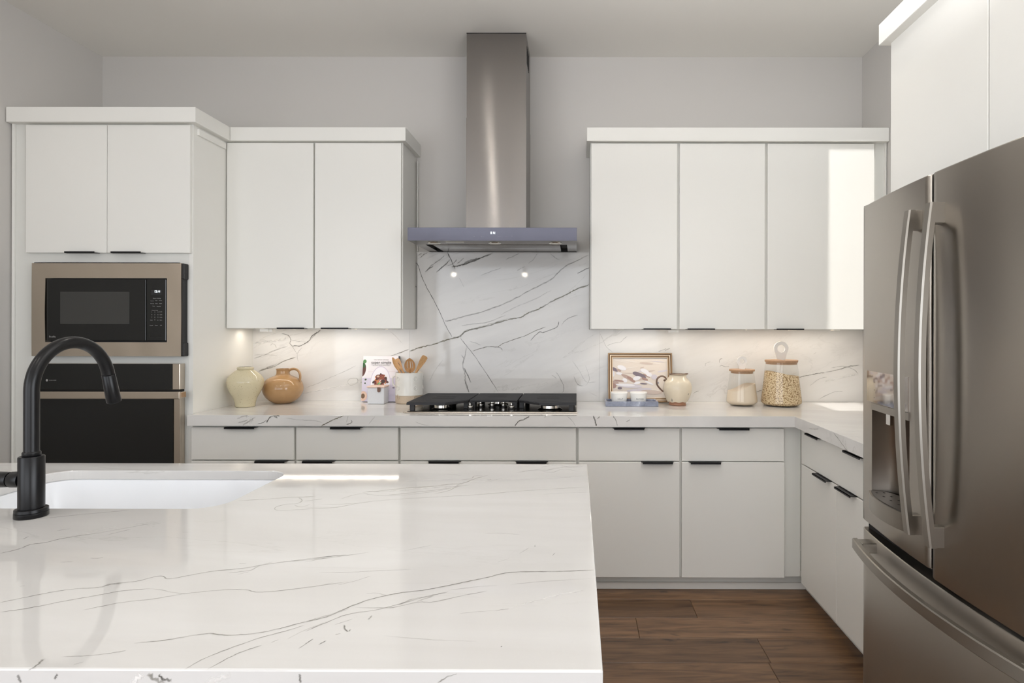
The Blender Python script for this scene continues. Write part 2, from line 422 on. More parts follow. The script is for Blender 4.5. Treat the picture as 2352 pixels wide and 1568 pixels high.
fl = struct('floor', B(LW - 0.12, 3.62, -5.12, WALL + 0.12, -0.06, -0.012), M['dark'])
seams = [3.292, 3.098, 2.900, 2.709, 2.510, 2.316]
k = 2.316
while k > 0.4: k -= 0.195; seams.append(k)
joints = {1: [0.575], 2: [0.28], 4: [0.79], 0: [1.3], 3: [-0.9], 5: [0.2]}
def plank(x0, x1, y0, y1):
    cx, cy = (x0 + x1) / 2, (y0 + y1) / 2
    bm = bmesh.new(); box(bm, x0 + 0.0006, x1 - 0.0006, y0 + 0.0006, y1 - 0.0006, -0.014, 0.0, 0.0016, 1)
    me_o = part('plank', bm, M['oak'], None, loc=(cx, cy, 0)); me_o.parent = fl; ROOT[me_o] = Vector((cx, cy, 0))
for i, (ya, yb) in enumerate(zip(seams, seams[1:])):
    js = joints.get(i, [(-1.1 + (i * 0.83) % 1.7)])
    xs = [-2.94] + [x for x in (js[0] - 1.9, js[0], js[0] + 1.7) if -2.7 < x < 1.6] + [1.76]
    for a, c in zip(xs, xs[1:]): plank(a, c, yb, ya)
for y0 in (0.4, -1.4, -3.2):
    for x0, x1 in ((-2.94, -0.8), (-0.8, 1.3), (1.3, 3.5)):
        plank(x0, x1, y0 - 1.75, min(y0, seams[-1]))

# ------------------------------------------------------------------ cabinet pieces
HL = 0.155
def pull(parent, cx, y, z, down=True, axis='x', sgn=-1):
    """black edge pull: a flat tab over the door edge with a turned lip. Face towards -Y (axis x) or -X (axis y)."""
    bm = bmesh.new(); d = -0.0025 if down else 0.0025
    poly = [(-HL / 2 - 0.008, 0.004), (HL / 2 + 0.008, 0.004), (HL / 2, -0.024), (-HL / 2, -0.024)]
    lip = [(-HL / 2, -0.024), (HL / 2, -0.024), (HL / 2, -0.021), (-HL / 2, -0.021)]
    if axis == 'x':
        f = lambda p: (cx + p[0], y + p[1])
    else:
        f = lambda p: (y + p[1], cx + p[0])
    prism(bm, [f(p) for p in poly], 'z', z, z + abs(d))
    prism(bm, [f(p) for p in lip], 'z', z - 0.006 if down else z, z + 0.0025 if down else z + 0.008)
    return part('handle', bm, M['handle_black'], parent)
def door(parent, x0, x1, z0, z1, y, name='door', th=0.019):
    return part(name, B(x0, x1, y, y + th, z0, z1, 0.0015, 1), M['paint'], parent)

# --- tall oven cabinet
xl, xr = X(59, LO_D, 420), X(436, LO_D, 420); xm = X(245.5, LO_D, 420)
PX = -2.008
tall = thing('oven_cabinet', 'tall white cabinet holding the microwave and the oven', 'cabinet', (-2.47, 3.48, 0))
bm = bmesh.new()
xc0, xc1 = LW + 0.008, PX - 0.0225
mwz1, mwz0 = 1.715, 1.225; ovz1, ovz0 = 1.185, 0.45
axl, axr = X(78, LO_C), X(414, LO_C)
box(bm, xc0, axl, LO_C, LO_C + 0.02, 0.09, CR0); box(bm, axr, xc1, LO_C, LO_C + 0.02, 0.09, CR0)
box(bm, axl, axr, LO_C, LO_C + 0.02, mwz1, CR0); box(bm, axl, axr, LO_C, LO_C + 0.02, ovz1, mwz0); box(bm, axl, axr, LO_C, LO_C + 0.02, 0.09, ovz0)
box(bm, xc0, xc0 + 0.02, LO_C + 0.02, WALL - 0.002, 0, CR0); box(bm, axl - .01, axr + .01, WALL - 0.03, WALL - 0.004, 0, CR0)
box(bm, xc0, xc1, LO_C + 0.06, LO_C + 0.08, 0, 0.09)
part('body', bm, M['inner'], tall)
part('side_panel', B(PX - 0.022, PX, LO_C - 0.0005, WALL - 0.002, 0, CR0), M['paint'], tall)
part('panel_trim', B(PX, PX + 0.012, LO_C + 0.028, UP_CR + 0.01, CR0 - 0.046, CR0 - 0.012, 0.001, 1), M['paint'], tall)
part('filler_strip', B(xc0, X(36, LO_C), LO_C - 0.012, LO_C - 0.0005, 0.0, CR0, 0.001, 1), M['paint'], tall)
part('crown', B(LW + 0.006, -1.972, TALL_CR, WALL - 0.002, CR0, CR1, 0.0015, 1), M['paint'], tall)
dz0, dz1 = Z(580.5, LO_D, 250), CR0 - 0.008
for (a, c, hp) in ((xl, xm - 0.0015, 186), (xm + 0.0015, xr, 292)):
    d = door(tall, a, c, dz0, dz1, LO_D)
    pull(d, X(hp, LO_D - 0.012, 580), LO_D, dz0 - 0.003, False)

# --- microwave
mw = thing('microwave', 'built-in microwave with black glass door above the oven', 'microwave', (-2.47, 3.4, 1.22))
FY = 3.135
mx0, mx1 = X(72.5, FY, 700), X(416, FY, 700); mz1, mz0 = Z(604, FY, 250), Z(818, FY, 250)
ix0, ix1 = X(103.5, FY, 700), X(383.5, FY, 700); iz1, iz0 = Z(638.5, FY, 250), Z(785.5, FY, 250)
bm = bmesh.new()
nx, nz = 44, 28
gx = sorted(set([mx0 + (mx1 - mx0) * i / nx for i in range(nx + 1)] + [ix0, ix1])); gz = sorted(set([mz0 + (mz1 - mz0) * i / nz for i in range(nz + 1)] + [iz0, iz1]))
vv = {}
def wav(x, z):   # pressed sheet metal is never quite flat
    e = min(abs(x - ix0), abs(x - ix1)) if iz0 < z < iz1 else 0.03
    return 0.0011 * math.sin(x * 19 + 1) * math.sin(z * 15 + x * 5) + 0.0007 * math.sin(x * 41 + z * 20)
for i, gxx in enumerate(gx):
    for j, gzz in enumerate(gz):
        vv[i, j] = bm.verts.new((gxx, FY + wav(gxx, gzz), gzz))
for i in range(len(gx) - 1):
    for j in range(len(gz) - 1):
        cx_, cz_ = (gx[i] + gx[i + 1]) / 2, (gz[j] + gz[j + 1]) / 2
        if ix0 < cx_ < ix1 and iz0 < cz_ < iz1: continue
        bm.faces.new((vv[i, j], vv[i + 1, j], vv[i + 1, j + 1], vv[i, j + 1]))
for f in bm.faces: f.smooth = True
r = bmesh.ops.extrude_edge_only(bm, edges=[e for e in bm.edges if len(e.link_faces) == 1])
for v in r['geom']:
    if isinstance(v, bmesh.types.BMVert): v.co.y = FY + 0.014
    elif isinstance(v, bmesh.types.BMFace):
        v.smooth = False
        for e_ in v.edges: e_.smooth = False
mframe = part('trim_frame', bm, M['steel_warm'], mw)
bm = bmesh.new(); prism(bm, [(mx0 + 0.01, LO_C - 0.001), (mx0 + 0.01, FY + 0.014), (mx1, FY + 0.014), (mx1, LO_C - 0.001)], 'z', mz0 + 0.004, mz1 - 0.004)
part('mounting_frame', bm, M['black'], mw)
bm = bmesh.new()
vx = mx1
for (za, zb) in ((mz1 - 0.082, mz1 - 0.001), (mz0, mz0 + 0.07)):
    box(bm, vx - 0.02, vx + 0.012, FY + 0.004, LO_C - 0.002, za, zb, 0.003, 1)
box(bm, vx - 0.02, vx + 0.005, FY + 0.006, LO_C - 0.002, mz0 + 0.05, mz1 - 0.06)
part('vent_edge', bm, M['black'], mw)
part('body', B(ix0 + 0.005, ix1 - 0.005, FY + 0.02, 3.6, iz0 + 0.005, iz1 - 0.005), M['black'], mw)
sx = X(337, FY, 700)
dr = part('door', B(ix0 + 0.012, sx - 0.001, FY - 0.004, FY + 0.02, iz0 + 0.008, iz1 - 0.006, 0.003, 2), M['black_glass'], mw)
part('window', B(X(140, FY, 700), X(299, FY, 700), FY - 0.0048, FY - 0.0038, Z(744, FY, 250), Z(670, FY, 250)), M['mesh_glass'], dr)
text('lettering', 'Profile', (X(122, FY, 772), FY - 0.0045, Z(773, FY, 122)), 0.013, M['print'], dr)
cp = part('control_panel', B(sx + 0.001, ix1 - 0.003, FY - 0.004, FY + 0.02, iz0 + 0.008, iz1 - 0.006, 0.002, 1), M['black_glass'], mw)
part('display', B(X(348.5, FY, 672), X(374, FY, 672), FY - 0.0046, FY - 0.0038, Z(677, FY, 361), Z(666, FY, 361)), M['black'], cp)
text('clock_digits', '12:14', (X(362.5, FY, 669), FY - 0.005, Z(669.5, FY, 361)), 0.016, M['digits'], cp, sx=0.85)
mwp = [('Sensor Cooking', 361.5, 685, .005), ('Popcorn', 351, 691, .004), ('Multi', 360.5, 690, .004), ('Defrost', 370, 690, .004), ('Beverage', 351, 697, .004), ('Potato', 360.5, 697, .004), ('Reheat', 370, 697, .004),
       ('Timer', 354.5, 703, .0045), ('Vegetable', 366, 703.5, .0045), ('Power Level', 357, 712.5, .005), ('Add 30', 370, 716, .0045), ('Cook', 371, 722.5, .0045), ('Clock', 371, 728.5, .0045), ('Start', 371, 735, .005),
       ('Delay', 349, 735, .0045), ('Set', 364, 735, .0045), ('Cancel', 349, 747, .005), ('Pause', 360.5, 747, .005), ('Off', 371, 747, .005)]
for i, ch in enumerate('1234567890'):
    r_, c_ = divmod(i, 3)
    mwp.append((ch, [350, 357, 364.2][c_] if i < 9 else 357, 716.5 + 6 * r_, .0062))
for s_, px_, py_, sz in mwp:
    text('button_print', s_, (X(px_, FY, py_), FY - 0.0045, Z(py_, FY, px_)), sz * 1.25, M['print'], cp)
bm = bmesh.new(); bx0, bx1, bz0, bz1 = X(345, FY, 770), X(374, FY, 770), Z(775.5, FY, 360), Z(764, FY, 360)
for a in ((bx0, bx1, bz0, bz0 + .0012), (bx0, bx1, bz1 - .0012, bz1), (bx0, bx0 + .0012, bz0, bz1), (bx1 - .0012, bx1, bz0, bz1)): box(bm, a[0], a[1], FY - .0046, FY - .003, a[2], a[3])
part('door_button', bm, M['black'], cp)

# --- wall oven
ov = thing('built_in_oven', 'stainless built-in oven with black glass door below the microwave', 'oven', (-2.47, 3.4, 0.47))
ox0, ox1 = X(72, FY, 900), X(412.5, FY, 900)
oz1 = Z(835, FY, 300); ozc = Z(894.5, FY, 300); ozd = Z(899, FY, 300)
part('body', B(ox0 + 0.02, ox1 - 0.01, LO_C + 0.0, 3.65, 0.49, oz1 - 0.006), M['black'], ov)
cpn = part('control_panel', B(ox0, ox1, FY, LO_C - 0.001, ozc, oz1, 0.002, 1), M['steel_warm'], ov)
gp = part('glass_front', B(ox0 + 0.004, X(396, FY, 860), FY - 0.003, FY + 0.004, ozc + 0.001, oz1 - 0.001), M['black_glass'], cpn)
bm = bmesh.new()
stx, stz = X(109, FY, 873), Z(873, FY, 120)
lathe(bm, [(0.006, 0), (0.006, 0.0004)], 0, 0, 16, True, True)
bmesh.ops.rotate(bm, verts=bm.verts, matrix=Matrix.Rotation(pi / 2, 3, 'X')); bmesh.ops.translate(bm, verts=bm.verts, vec=(stx, FY - 0.003, stz))
part('sticker', bm, M['print'], cpn)
text('sticker_print', 'SCAN HERE', (X(122.5, FY, 873), FY - 0.0035, stz), 0.007, M['print'], cpn)
part('body_gap', B(ox0 + 0.006, ox1 - 0.004, FY + 0.006, LO_C - 0.001, ozd, ozc), M['dark'], ov)
dro = part('door', B(ox0, ox1 + 0.0, FY + 0.002, LO_C - 0.001, 0.50, ozd, 0.002, 1), M['steel_warm'], ov)
part('window', B(ox0 + 0.03, X(398, FY, 980), FY - 0.002, FY + 0.004, 0.56, Z(908, FY, 300)), M['black_glass'], dro)
HY = FY - 0.052
hz1, hz0 = Z(899, HY, 250), Z(916, HY, 250)
bm = bmesh.new(); hx0, hx1 = X(63, HY, 906), X(412, HY, 906)
box(bm, hx0, hx1, HY, HY + 0.012, hz0, hz1, 0.003, 2)
box(bm, hx1 - 0.03, hx1, HY + 0.01, FY + 0.002, hz0 + 0.004, hz1 - 0.003, 0.002, 1); box(bm, hx0, hx0 + 0.03, HY + 0.01, FY + 0.002, hz0 + 0.004, hz1 - 0.003, 0.002, 1)
part('handle', bm, M['steel_warm'], dro)

# --- upper cabinets
def upper(name, label, xs, x0, x1, cx0, cx1, handles, loc):
    t = thing(name, label, 'cabinet', loc)
    bm = bmesh.new(); z0 = EYE - 0.0
    box(bm, x0, x1, UP_C, UP_C + 0.02, z0, CR0)
    box(bm, x0, x0 + 0.018, UP_C + 0.02, WALL - 0.002, z0, CR0); box(bm, x1 - 0.018, x1, UP_C + 0.02, WALL - 0.002, z0, CR0)
    box(bm, x0 + 0.018, x1 - 0.018, UP_C + 0.02, WALL - 0.002, z0 + 0.012, z0 + 0.03)
    part('body', bm, M['inner'], t)
    part('crown', B(cx0, cx1, UP_CR, WALL - 0.002, CR0, CR1, 0.0015, 1), M['paint'], t)
    for (a, c), h in zip(xs, handles):
        d = door(t, X(a, UP_D, 540), X(c, UP_D, 540), z0 + 0.002, CR0 - 0.006, UP_D)
        pull(d, X(h, UP_D - 0.012, 757), UP_D, z0 - 0.0015, False)
    return t
ul = upper('upper_cabinet', 'white two-door wall cabinet beside the tall oven cabinet', [(520.5, 719), (723, 921)], -2.006, -1.008, -1.970, X(931.5, UP_CR, 300), (669, 770), (-1.5, 3.64, EYE))
part('side_panel', B(-1.006, X(925.5, UP_C, 560), UP_C - 0.0, WALL - 0.002, EYE, CR0), M['paint'], ul)
part('panel_trim', B(-0.9885, -0.985, WALL - 0.03, WALL - 0.003, Z(577, SPL, 960), CR0 - 0.03), M['paint'], ul)
ur = upper('upper_cabinet', 'white three-door wall cabinet right of the range hood', [(1358, 1555.5), (1561, 1757), (1763, 2008)], 0.0735, RW - 0.003, X(1348, UP_CR, 310), RW - 0.002, (1509, 1610, 1814), (0.9, 3.64, EYE))
part('filler_strip', B(X(2030, UP_C, 500), RW - 0.004, UP_D + 0.004, UP_C, EYE, CR0), M['paint'], ur)

# under-cabinet lights
def underlight(x0, x1, label, n):
    t = thing('under_cabinet_light', label, 'light', ((x0 + x1) / 2, 3.62, EYE - 0.004), 'light strips under the wall cabinets')
    part('housing', B(x0, x1, 3.605, 3.645, EYE + 0.003, EYE + 0.011), M['white_plastic'], t)
    part('diffuser', B(x0 + 0.01, x1 - 0.01, 3.609, 3.641, EYE + 0.001, EYE + 0.0029), M['led'], t)
    for i in range(n):
        xx = x0 + (x1 - x0) * (i + 0.5) / n
        part('clip', B(xx - 0.018, xx + 0.018, 3.60, 3.65, EYE - 0.004, EYE + 0.003, 0.001, 1), M['white_plastic'], t)
    return t
underlight(-1.98, -1.06, 'light strip under the two-door wall cabinet', 5)
underlight(0.13, 1.66, 'light strip under the three-door wall cabinet', 6)
area('led_light_left', (-1.52, 3.62, EYE - 0.008), (-1.52, 3.64, 0), 0.92, 0.03, 1.1, (1, 0.91, 0.80))
area('led_light_right', (0.9, 3.62, EYE - 0.008), (0.9, 3.64, 0), 1.5, 0.03, 1.8, (1, 0.91, 0.80))
def plug(px0, px1, Y, label):
    t = thing('light_driver', label, 'switch box', (X((px0 + px1) / 2, Y), Y, EYE - 0.02))
    a, c = X(px0, Y, 760), X(px1, Y, 760)
    part('body', B(a, c, Y, Y + 0.06, EYE - 0.018, EYE - 0.0008, 0.003, 2), M['white_plastic'], t)
    part('cap', B(c - 0.002, c + 0.018, Y + 0.008, Y + 0.055, EYE - 0.019, EYE - 0.001, 0.004, 2), M['white_plastic'], t)
plug(596, 616, 3.50, 'small white box under the two-door wall cabinet near the tan vase')
plug(1535, 1553, 3.50, 'small white box under the three-door wall cabinet above the pitcher')

# --- base cabinets
DZ0, DT, DB, DOT = 0.085, 0.858, 0.689, 0.683
def base(label, x0, x1, drawers, doors, loc):
    t = thing('base_cabinet', label, 'cabinet', loc)
    bm = bmesh.new()
    box(bm, x0, x1, LO_C, LO_C + 0.02, DZ0 + 0.0, 0.869)
    box(bm, x0, x0 + 0.018, LO_C + 0.02, WALL - 0.01, DZ0 + 0.0, 0.869); box(bm, x1 - 0.018, x1, LO_C + 0.02, WALL - 0.01, DZ0 + 0.0, 0.869)
    box(bm, x0 + 0.018, x1 - 0.018, LO_C + 0.02, WALL - 0.01, DZ0 + 0.0, DZ0 + 0.018)
    part('body', bm, M['inner'], t)
    for (a, c, hs) in drawers:
        d = door(t, X(a, LO_D, 1020), X(c, LO_D, 1020), DB, DT, LO_D, 'drawer_front')
        for h in hs: pull(d, X(h, LO_D - 0.012, 980), LO_D, DT)
    for (a, c, hs) in doors:
        big = len(hs) > 1
        d = door(t, X(a, LO_D, 1180), X(c, LO_D, 1180), DZ0 if not big else 0.39, DOT, LO_D, 'drawer_front' if big else 'door')
        for h in hs: pull(d, X(h, LO_D - 0.012, 1054), LO_D, DOT)
        if big:
            d = door(t, X(a, LO_D, 1180), X(c, LO_D, 1180), DZ0, 0.384, LO_D, 'drawer_front')
            for h in hs: pull(d, X(h, LO_D - 0.012, 1054), LO_D, 0.384)
    return t
base('white base cabinet beside the tall oven cabinet', -2.006, X(917, LO_C, 1000), [(439, 675, [551.5]), (680, 914, [794])], [(439, 675, [621]), (680, 914, [730])], (-1.47, 3.48, 0.09))
base('white base cabinet under the gas cooktop', X(917.6, LO_C, 1000), X(1325.6, LO_C, 1000), [(920, 1323, [])], [(920, 1323, [1020, 1221])], (-0.46, 3.48, 0.09))
base('white base cabinet between cooktop cabinet and room corner', X(1326.2, LO_C, 1000), RX + 0.0185, [(1329, 1561, [1445]), (1566, 1801, [1685.5])], [(1329, 1561, [1510.5]), (1566, 1802, [1620.5])], (0.58, 3.48, 0.09))
# right-hand run
t = thing('base_cabinet', 'white base cabinet on the right run next to the refrigerator', 'cabinet', (1.45, 2.7, 0.09))
bm = bmesh.new()
y0, y1 = 2.262, 3.12
box(bm, RX + 0.02, RX + 0.04, y0, LO_C - 0.001, DZ0 + 0.0, 0.869); box(bm, RX + 0.04, RW - 0.01, y0, y0 + 0.018, DZ0 + 0.0, 0.869)
box(bm, RX + 0.04, RW - 0.01, LO_C, LO_C + 0.018, DZ0 + 0.0, 0.869); box(bm, RX + 0.04, RW - 0.01, y0 + 0.018, LO_C, DZ0 + 0.0, DZ0 + 0.018)
part('body', bm, M['inner'], t)
def sdoor(nm, a, c, z0, z1, hs):
    d = part(nm, B(RX, RX + 0.019, a, c, z0, z1, 0.0015, 1), M['paint'], t)
    for h in hs: pull(d, h, RX, z1, True, 'y')
gapY = RX * F / (1921.8 - 1326)
def sy(px, x): return x * F / (px - 1326)
sdoor('drawer_front', y0 + 0.004, y1, DB, DT, [(sy(1850, RX) + sy(1889, RX)) / 2 - 0.02, (sy(1850, RX) + sy(1889, RX)) / 2 - 0.45])
sdoor('door', gapY + 0.0015, y1, 0.076, DOT, [gapY + 0.145]); sdoor('door', y0 + 0.004, gapY - 0.0015, 0.076, DOT, [gapY - 0.105])
# plinth (continuous)
pl = thing('toe_kick', 'white recessed plinth with shoe moulding below the base cabinets', 'plinth', (-0.3, 3.23, 0))
bm = bmesh.new(); box(bm, -2.0, RX + 0.075, 3.235, 3.25, 0, DZ0 - 0.001); box(bm, RX + 0.075, RX + 0.09, 2.27, 3.25, 0, 0.075)
part('board', bm, M['inner'], pl)
bm = bmesh.new(); box(bm, -2.0, RX + 0.075, 3.218, 3.2345, 0.0, 0.034, 0.002, 1); box(bm, RX + 0.06, RX + 0.0745, 2.27, 3.218, 0.0, 0.034, 0.002, 1)
part('shoe_moulding', bm, M['paint'], pl)

# --- L-shaped worktop
wt = thing('countertop', 'white marble L-shaped countertop along the back wall', 'countertop', (-0.2, 3.45, 0.87))
bm = bmesh.new()
cf = 1.117
poly = [(-2.006, WALL - 0.003), (-2.006, CT_F), (cf, CT_F), (cf, 2.262), (RW - 0.002, 2.262), (RW - 0.002, WALL - 0.003)]
poly[1] = (X(429.6, CT_F, 950), CT_F)
prism(bm, [(-2.006, WALL - 0.003), (-2.006, LO_C - 0.002), (X(429.6, CT_F, 950), LO_C - 0.002)] + poly[1:], 'z', 0.8695, CT)
part('slab', bm, M['marble_counter'], wt, bevel=0.0025)

# --- backsplash
bs = thing('backsplash', 'veined white marble backsplash behind the cooktop', 'backsplash', (-0.1, 3.775, CT))
SX0, SX1, SA, SB = -2.0075, RW - 0.0008, X(940, SPL, 780), X(1377, SPL, 800)
SZT = 1.8445
part('marble_panel', B(SX0, SA - 0.0004, SPL, WALL - 0.001, CT + 0.0005, EYE - 0.0006), M['marble_wall'], bs)
bm = bmesh.new(); prism(bm, [(SA + .0004, CT + .0005), (SB - .0004, CT + .0005), (SB - .0004, EYE - .0006), (0.0728, EYE - .0006), (0.0728, SZT), (-0.9895, SZT), (-0.9895, EYE - .0006), (SA + .0004, EYE - .0006)], 'y', SPL, WALL - .001)
part('marble_panel', bm, M['marble_wall'], bs)
part('marble_panel', B(SB + 0.0004, SX1, SPL, WALL - 0.001, CT + 0.0005, EYE - 0.0006), M['marble_wall'], bs)
DK, OL, LG, WH = srgb(92, 90, 84), srgb(118, 112, 90), srgb(150, 147, 142), srgb(240, 238, 235)
def wl(sc, ox, oy, pts, hw, st, col):
    out = []
    for px, py in pts:
        a, c = ox + px / sc, oy + py / sc
        out.append((X(a, SPL, c), SPL, Z(c, SPL, a)))
    return (out, hw, st, col)
L3 = lambda pts, hw=.0022, st=.7, col=OL: wl(3.136, 900, 500, pts, hw, st, col)
L2 = lambda pts, hw=.0020, st=.5, col=LG: wl(4.704, 500, 720, pts, hw, st, col)
L4 = lambda pts, hw=.0018, st=.4, col=LG: wl(4.356, 1340, 740, pts, hw, st, col)
W = [
 L3([(128,962),(200,935),(300,910),(380,885),(440,868),(490,855),(530,820),(600,800),(700,775),(850,730),(930,715),(980,685),(1060,655),(1150,605),(1260,550),(1330,515),(1430,478)], .0042, .95),
 L3([(430,868),(490,850),(535,812),(600,795),(700,768),(850,724)], .004, .35),
 L3([(172,325),(188,340),(215,420),(250,500),(300,590),(350,690),(390,780),(435,860)], .0022, .8, DK),
 L3([(490,860),(540,925),(600,1000),(680,1120),(770,1260)], .002, .65, DK),
 L3([(400,245),(430,310),(455,370)], .003, .8, DK), L3([(485,430),(505,470),(520,500)], .002, .3, DK),
 L3([(730,250),(640,290),(560,320),(480,345),(430,352)], .005, .75, DK), L3([(640,292),(560,310),(500,345)], .006, .45, DK),
 L3([(420,300),(370,350),(318,395)], .004, .6, DK), L3([(300,345),(240,388)], .004, .6, DK), L3([(350,300),(290,340),(250,380)], .003, .4, DK),
 L3([(380,270),(340,310)], .003, .4, DK), L3([(470,300),(440,330),(400,345)], .003, .5, DK), L3([(520,290),(470,330)], .003, .4, DK),
 L3([(580,960),(640,940),(700,928),(760,930),(800,905),(870,880),(960,850),(1020,820),(1110,785)], .0024, .8), L3([(760,930),(785,938),(798,956)], .0022, .7, DK),
 L3([(1000,885),(1030,850),(1065,822),(1090,826),(1140,808),(1180,793),(1196,775),(1203,745)], .0026, .75, DK), L3([(1220,775),(1250,738),(1290,715),(1340,700)], .0022, .6, DK),
 L3([(500,775),(560,768),(620,762),(700,748),(820,700)], .003, .35, LG),
 L3([(380,745),(430,735),(560,700),(700,660),(850,600),(1000,520),(1150,440),(1250,350),(1420,268)], .004, .45, LG),
 L3([(780,700),(900,640),(1020,590),(1150,520)], .003, .22, LG),
 L3([(1335,402),(1380,378),(1430,356)], .003, .75, DK),
 L3([(540,925),(525,1000),(512,1060),(527,1120),(530,1180),(545,1240)], .004, .4, LG), L3([(520,1080),(545,1130),(560,1165),(572,1188)], .0032, .75, DK), L3([(530,1180),(545,1225),(556,1260)], .003, .6, DK),
 L3([(500,985),(520,1020),(505,1050)], .003, .4, LG), L3([(560,890),(600,900),(640,918)], .002, .35, LG),
 L3([(1180,1110),(1210,1150),(1240,1225),(1228,1262)], .0022, .4, DK), L3([(1150,1130),(1190,1160)], .002, .3, LG), L3([(1310,1140),(1340,1200),(1380,1210)], .0022, .4, DK),
 L3([(1300,1030),(1350,1100),(1400,1180),(1470,1180)], .002, .25, LG), L3([(920,255),(880,275),(820,300)], .003, .4, DK), L3([(1050,255),(1020,300),(980,330)], .003, .3, DK), L3([(1140,255),(1180,290),(1210,300)], .003, .3, DK),
 L3([(640,415),(720,385),(790,360)], .003, .3, LG), L3([(900,380),(960,350)], .003, .3, LG),
 L3([(270,1180),(310,1100),(370,1020)], .002, .22, LG), L3([(170,490),(178,500)], .003, .8, DK), L3([(200,290),(230,265),(260,250)], .003, .4, DK), L3([(190,270),(215,255)], .003, .5, DK),
 L2([(1112,180),(1060,215),(1020,240),(990,290),(940,325),(880,352),(840,345),(805,352)], .0032, .75, DK), L2([(1080,195),(1030,250),(980,300)], .004, .35),
 L2([(690,215),(760,235),(790,280),(780,320),(810,355)], .003, .55), L2([(790,282),(870,300),(950,305)], .002, .3), L2([(800,340),(830,390),(858,430),(880,400),(915,365)], .002, .45), L2([(858,430),(862,480),(872,520)], .002, .3),
 L2([(438,628),(540,592),(620,568),(700,520),(850,468)], .003, .6, OL), L2([(438,622),(560,575),(640,545)], .003, .4, DK), L2([(392,485),(520,440),(620,395),(760,348)], .0035, .35), L2([(392,450),(500,440),(650,455)], .002, .3),
 L2([(392,325),(500,305),(640,290),(760,262)], .006, .5, WH), L2([(920,865),(1200,810),(1400,770),(1600,735)], .003, .7, WH),
 L2([(2066,385),(1980,420),(1900,448),(1820,482)], .0025, .75, OL), L2([(950,800),(1090,750),(1200,697),(1340,637),(1500,560)], .002, .3, OL), L2([(1860,190),(1920,240),(2000,330)], .0015, .3, srgb(200,170,150)), L2([(1400,740),(1430,705),(1500,700),(1510,740),(1440,775),(1400,740)], .002, .35, OL), L2([(570,345),(590,325),(620,340),(635,370)], .002, .35, OL),
 L4([(235,235),(300,210),(370,198),(405,165),(440,138)]), L4([(165,110),(190,160),(235,250),(300,300)], .0015, .3), L4([(750,292),(790,278),(830,264)], .002, .5, DK), L4([(815,290),(840,270),(868,262)], .002, .5, DK),
 L4([(1392,360),(1365,372),(1362,405)], .002, .5), L4([(1360,440),(1385,432),(1410,442),(1460,443)], .002, .5), L4([(1220,440),(1225,410),(1275,392)], .0018, .35), L4([(1733,697),(1760,685),(1786,680)], .002, .7, OL),
 L4([(2150,552),(2200,540),(2260,528),(2352,510),(2420,505)], .0026, .6, DK), L4([(2260,640),(2352,570),(2440,545)], .002, .3), L4([(1098,712),(1125,695),(1155,686)], .002, .5, DK), L4([(2330,300),(2300,320)], .002, .3),
 L4([(2420,500),(2560,470),(2660,440),(2760,430)], .003, .5, DK), L4([(2400,600),(2550,560),(2750,520)], .004, .5, WH), L4([(2480,455),(2600,440),(2700,470),(2750,520)], .0025, .4, DK), L4([(2350,770),(2500,700),(2600,690)], .002, .4, DK),
 L4([(20,430),(60,560),(20,640)], .0015, .3), L4([(60,700),(140,740)], .0015, .25),
]
veins('vein', (0, -1, 0), W, bs)
def ce(pts, hw=.0022, st=.6, col=DK):
    return ([(X(400 + a / 2.352, CT_F, 900 + c / 2.352), CT_F, Z(900 + c / 2.352, CT_F, 400 + a / 2.352)) for a, c in pts], hw, st, col)
def tp(pts, hw, st, col, z=CT, sc=1.0, ox=0.0, oy=0.0):
    out = []
    for a, c in pts:
        x_, y_ = on_counter(ox + a / sc, oy + c / sc, z); out.append((x_, y_, z))
    return (out, hw, st, col)
veins('vein', (0, -1, 0), [ce([(572,130),(545,128),(520,134),(508,150),(498,165)], .003, .9), ce([(560,140),(540,132)], .003, .7), ce([(500,150),(480,165),(450,172)], .002, .5), ce([(400,150),(370,160),(345,165)], .003, .35), ce([(385,130),(420,150),(405,175)], .006, .6, WH), ce([(440,135),(400,160),(370,180)], .004, .4, LG),
 ce([(340,145),(370,132),(400,128)], .003, .35, LG), ce([(918,127),(880,142),(850,155),(820,170),(792,185)], .003, .85, OL), ce([(600,140),(680,150),(760,155),(800,165)], .0015, .35, LG), ce([(955,150),(960,162),(945,172),(930,175)], .002, .7), ce([(940,128),(935,148),(930,165)], .0015, .4, LG),
 ce([(1920,132),(1905,140),(1885,150),(1865,155),(1850,170),(1840,185)], .0028, .85), ce([(2262,128),(2272,145),(2276,165),(2280,185)], .0035, .8), ce([(2285,145),(2300,132)], .002, .6), ce([(2010,128),(2000,140)], .002, .4), ce([(2120,128),(2150,155),(2170,185)], .0015, .4, LG),
 ce([(2370,128),(2385,150),(2395,185)], .0025, .5), ce([(2440,160),(2455,155),(2462,148)], .002, .6), ce([(1300,160),(1340,175),(1380,180)], .0015, .3, LG), ce([(1085,132),(1050,175)], .0015, .3, LG)], wt, 3)
rx = lambda px, py: (cf, cf * F / (px - 1326), EYE - (py - 756) * cf * F / (px - 1326) / F)
veins('vein', (-1, 0, 0), [([rx(1914, 991.5), rx(1930, 1012), rx(1943, 1030), rx(1949, 1036)], .0022, .6, LG), ([rx(1858, 982), rx(1868, 984), rx(1880, 983)], .002, .4, LG)], wt, 5)
veins('vein', (0, 0, 1), [tp([(1914, 989), (1945, 990), (1980, 992)], .003, .35, LG), tp([(700, 935), (760, 930), (840, 925)], .004, .25, LG), tp([(640, 940), (720, 934), (800, 931)], .005, .25, WH)], wt, 6)

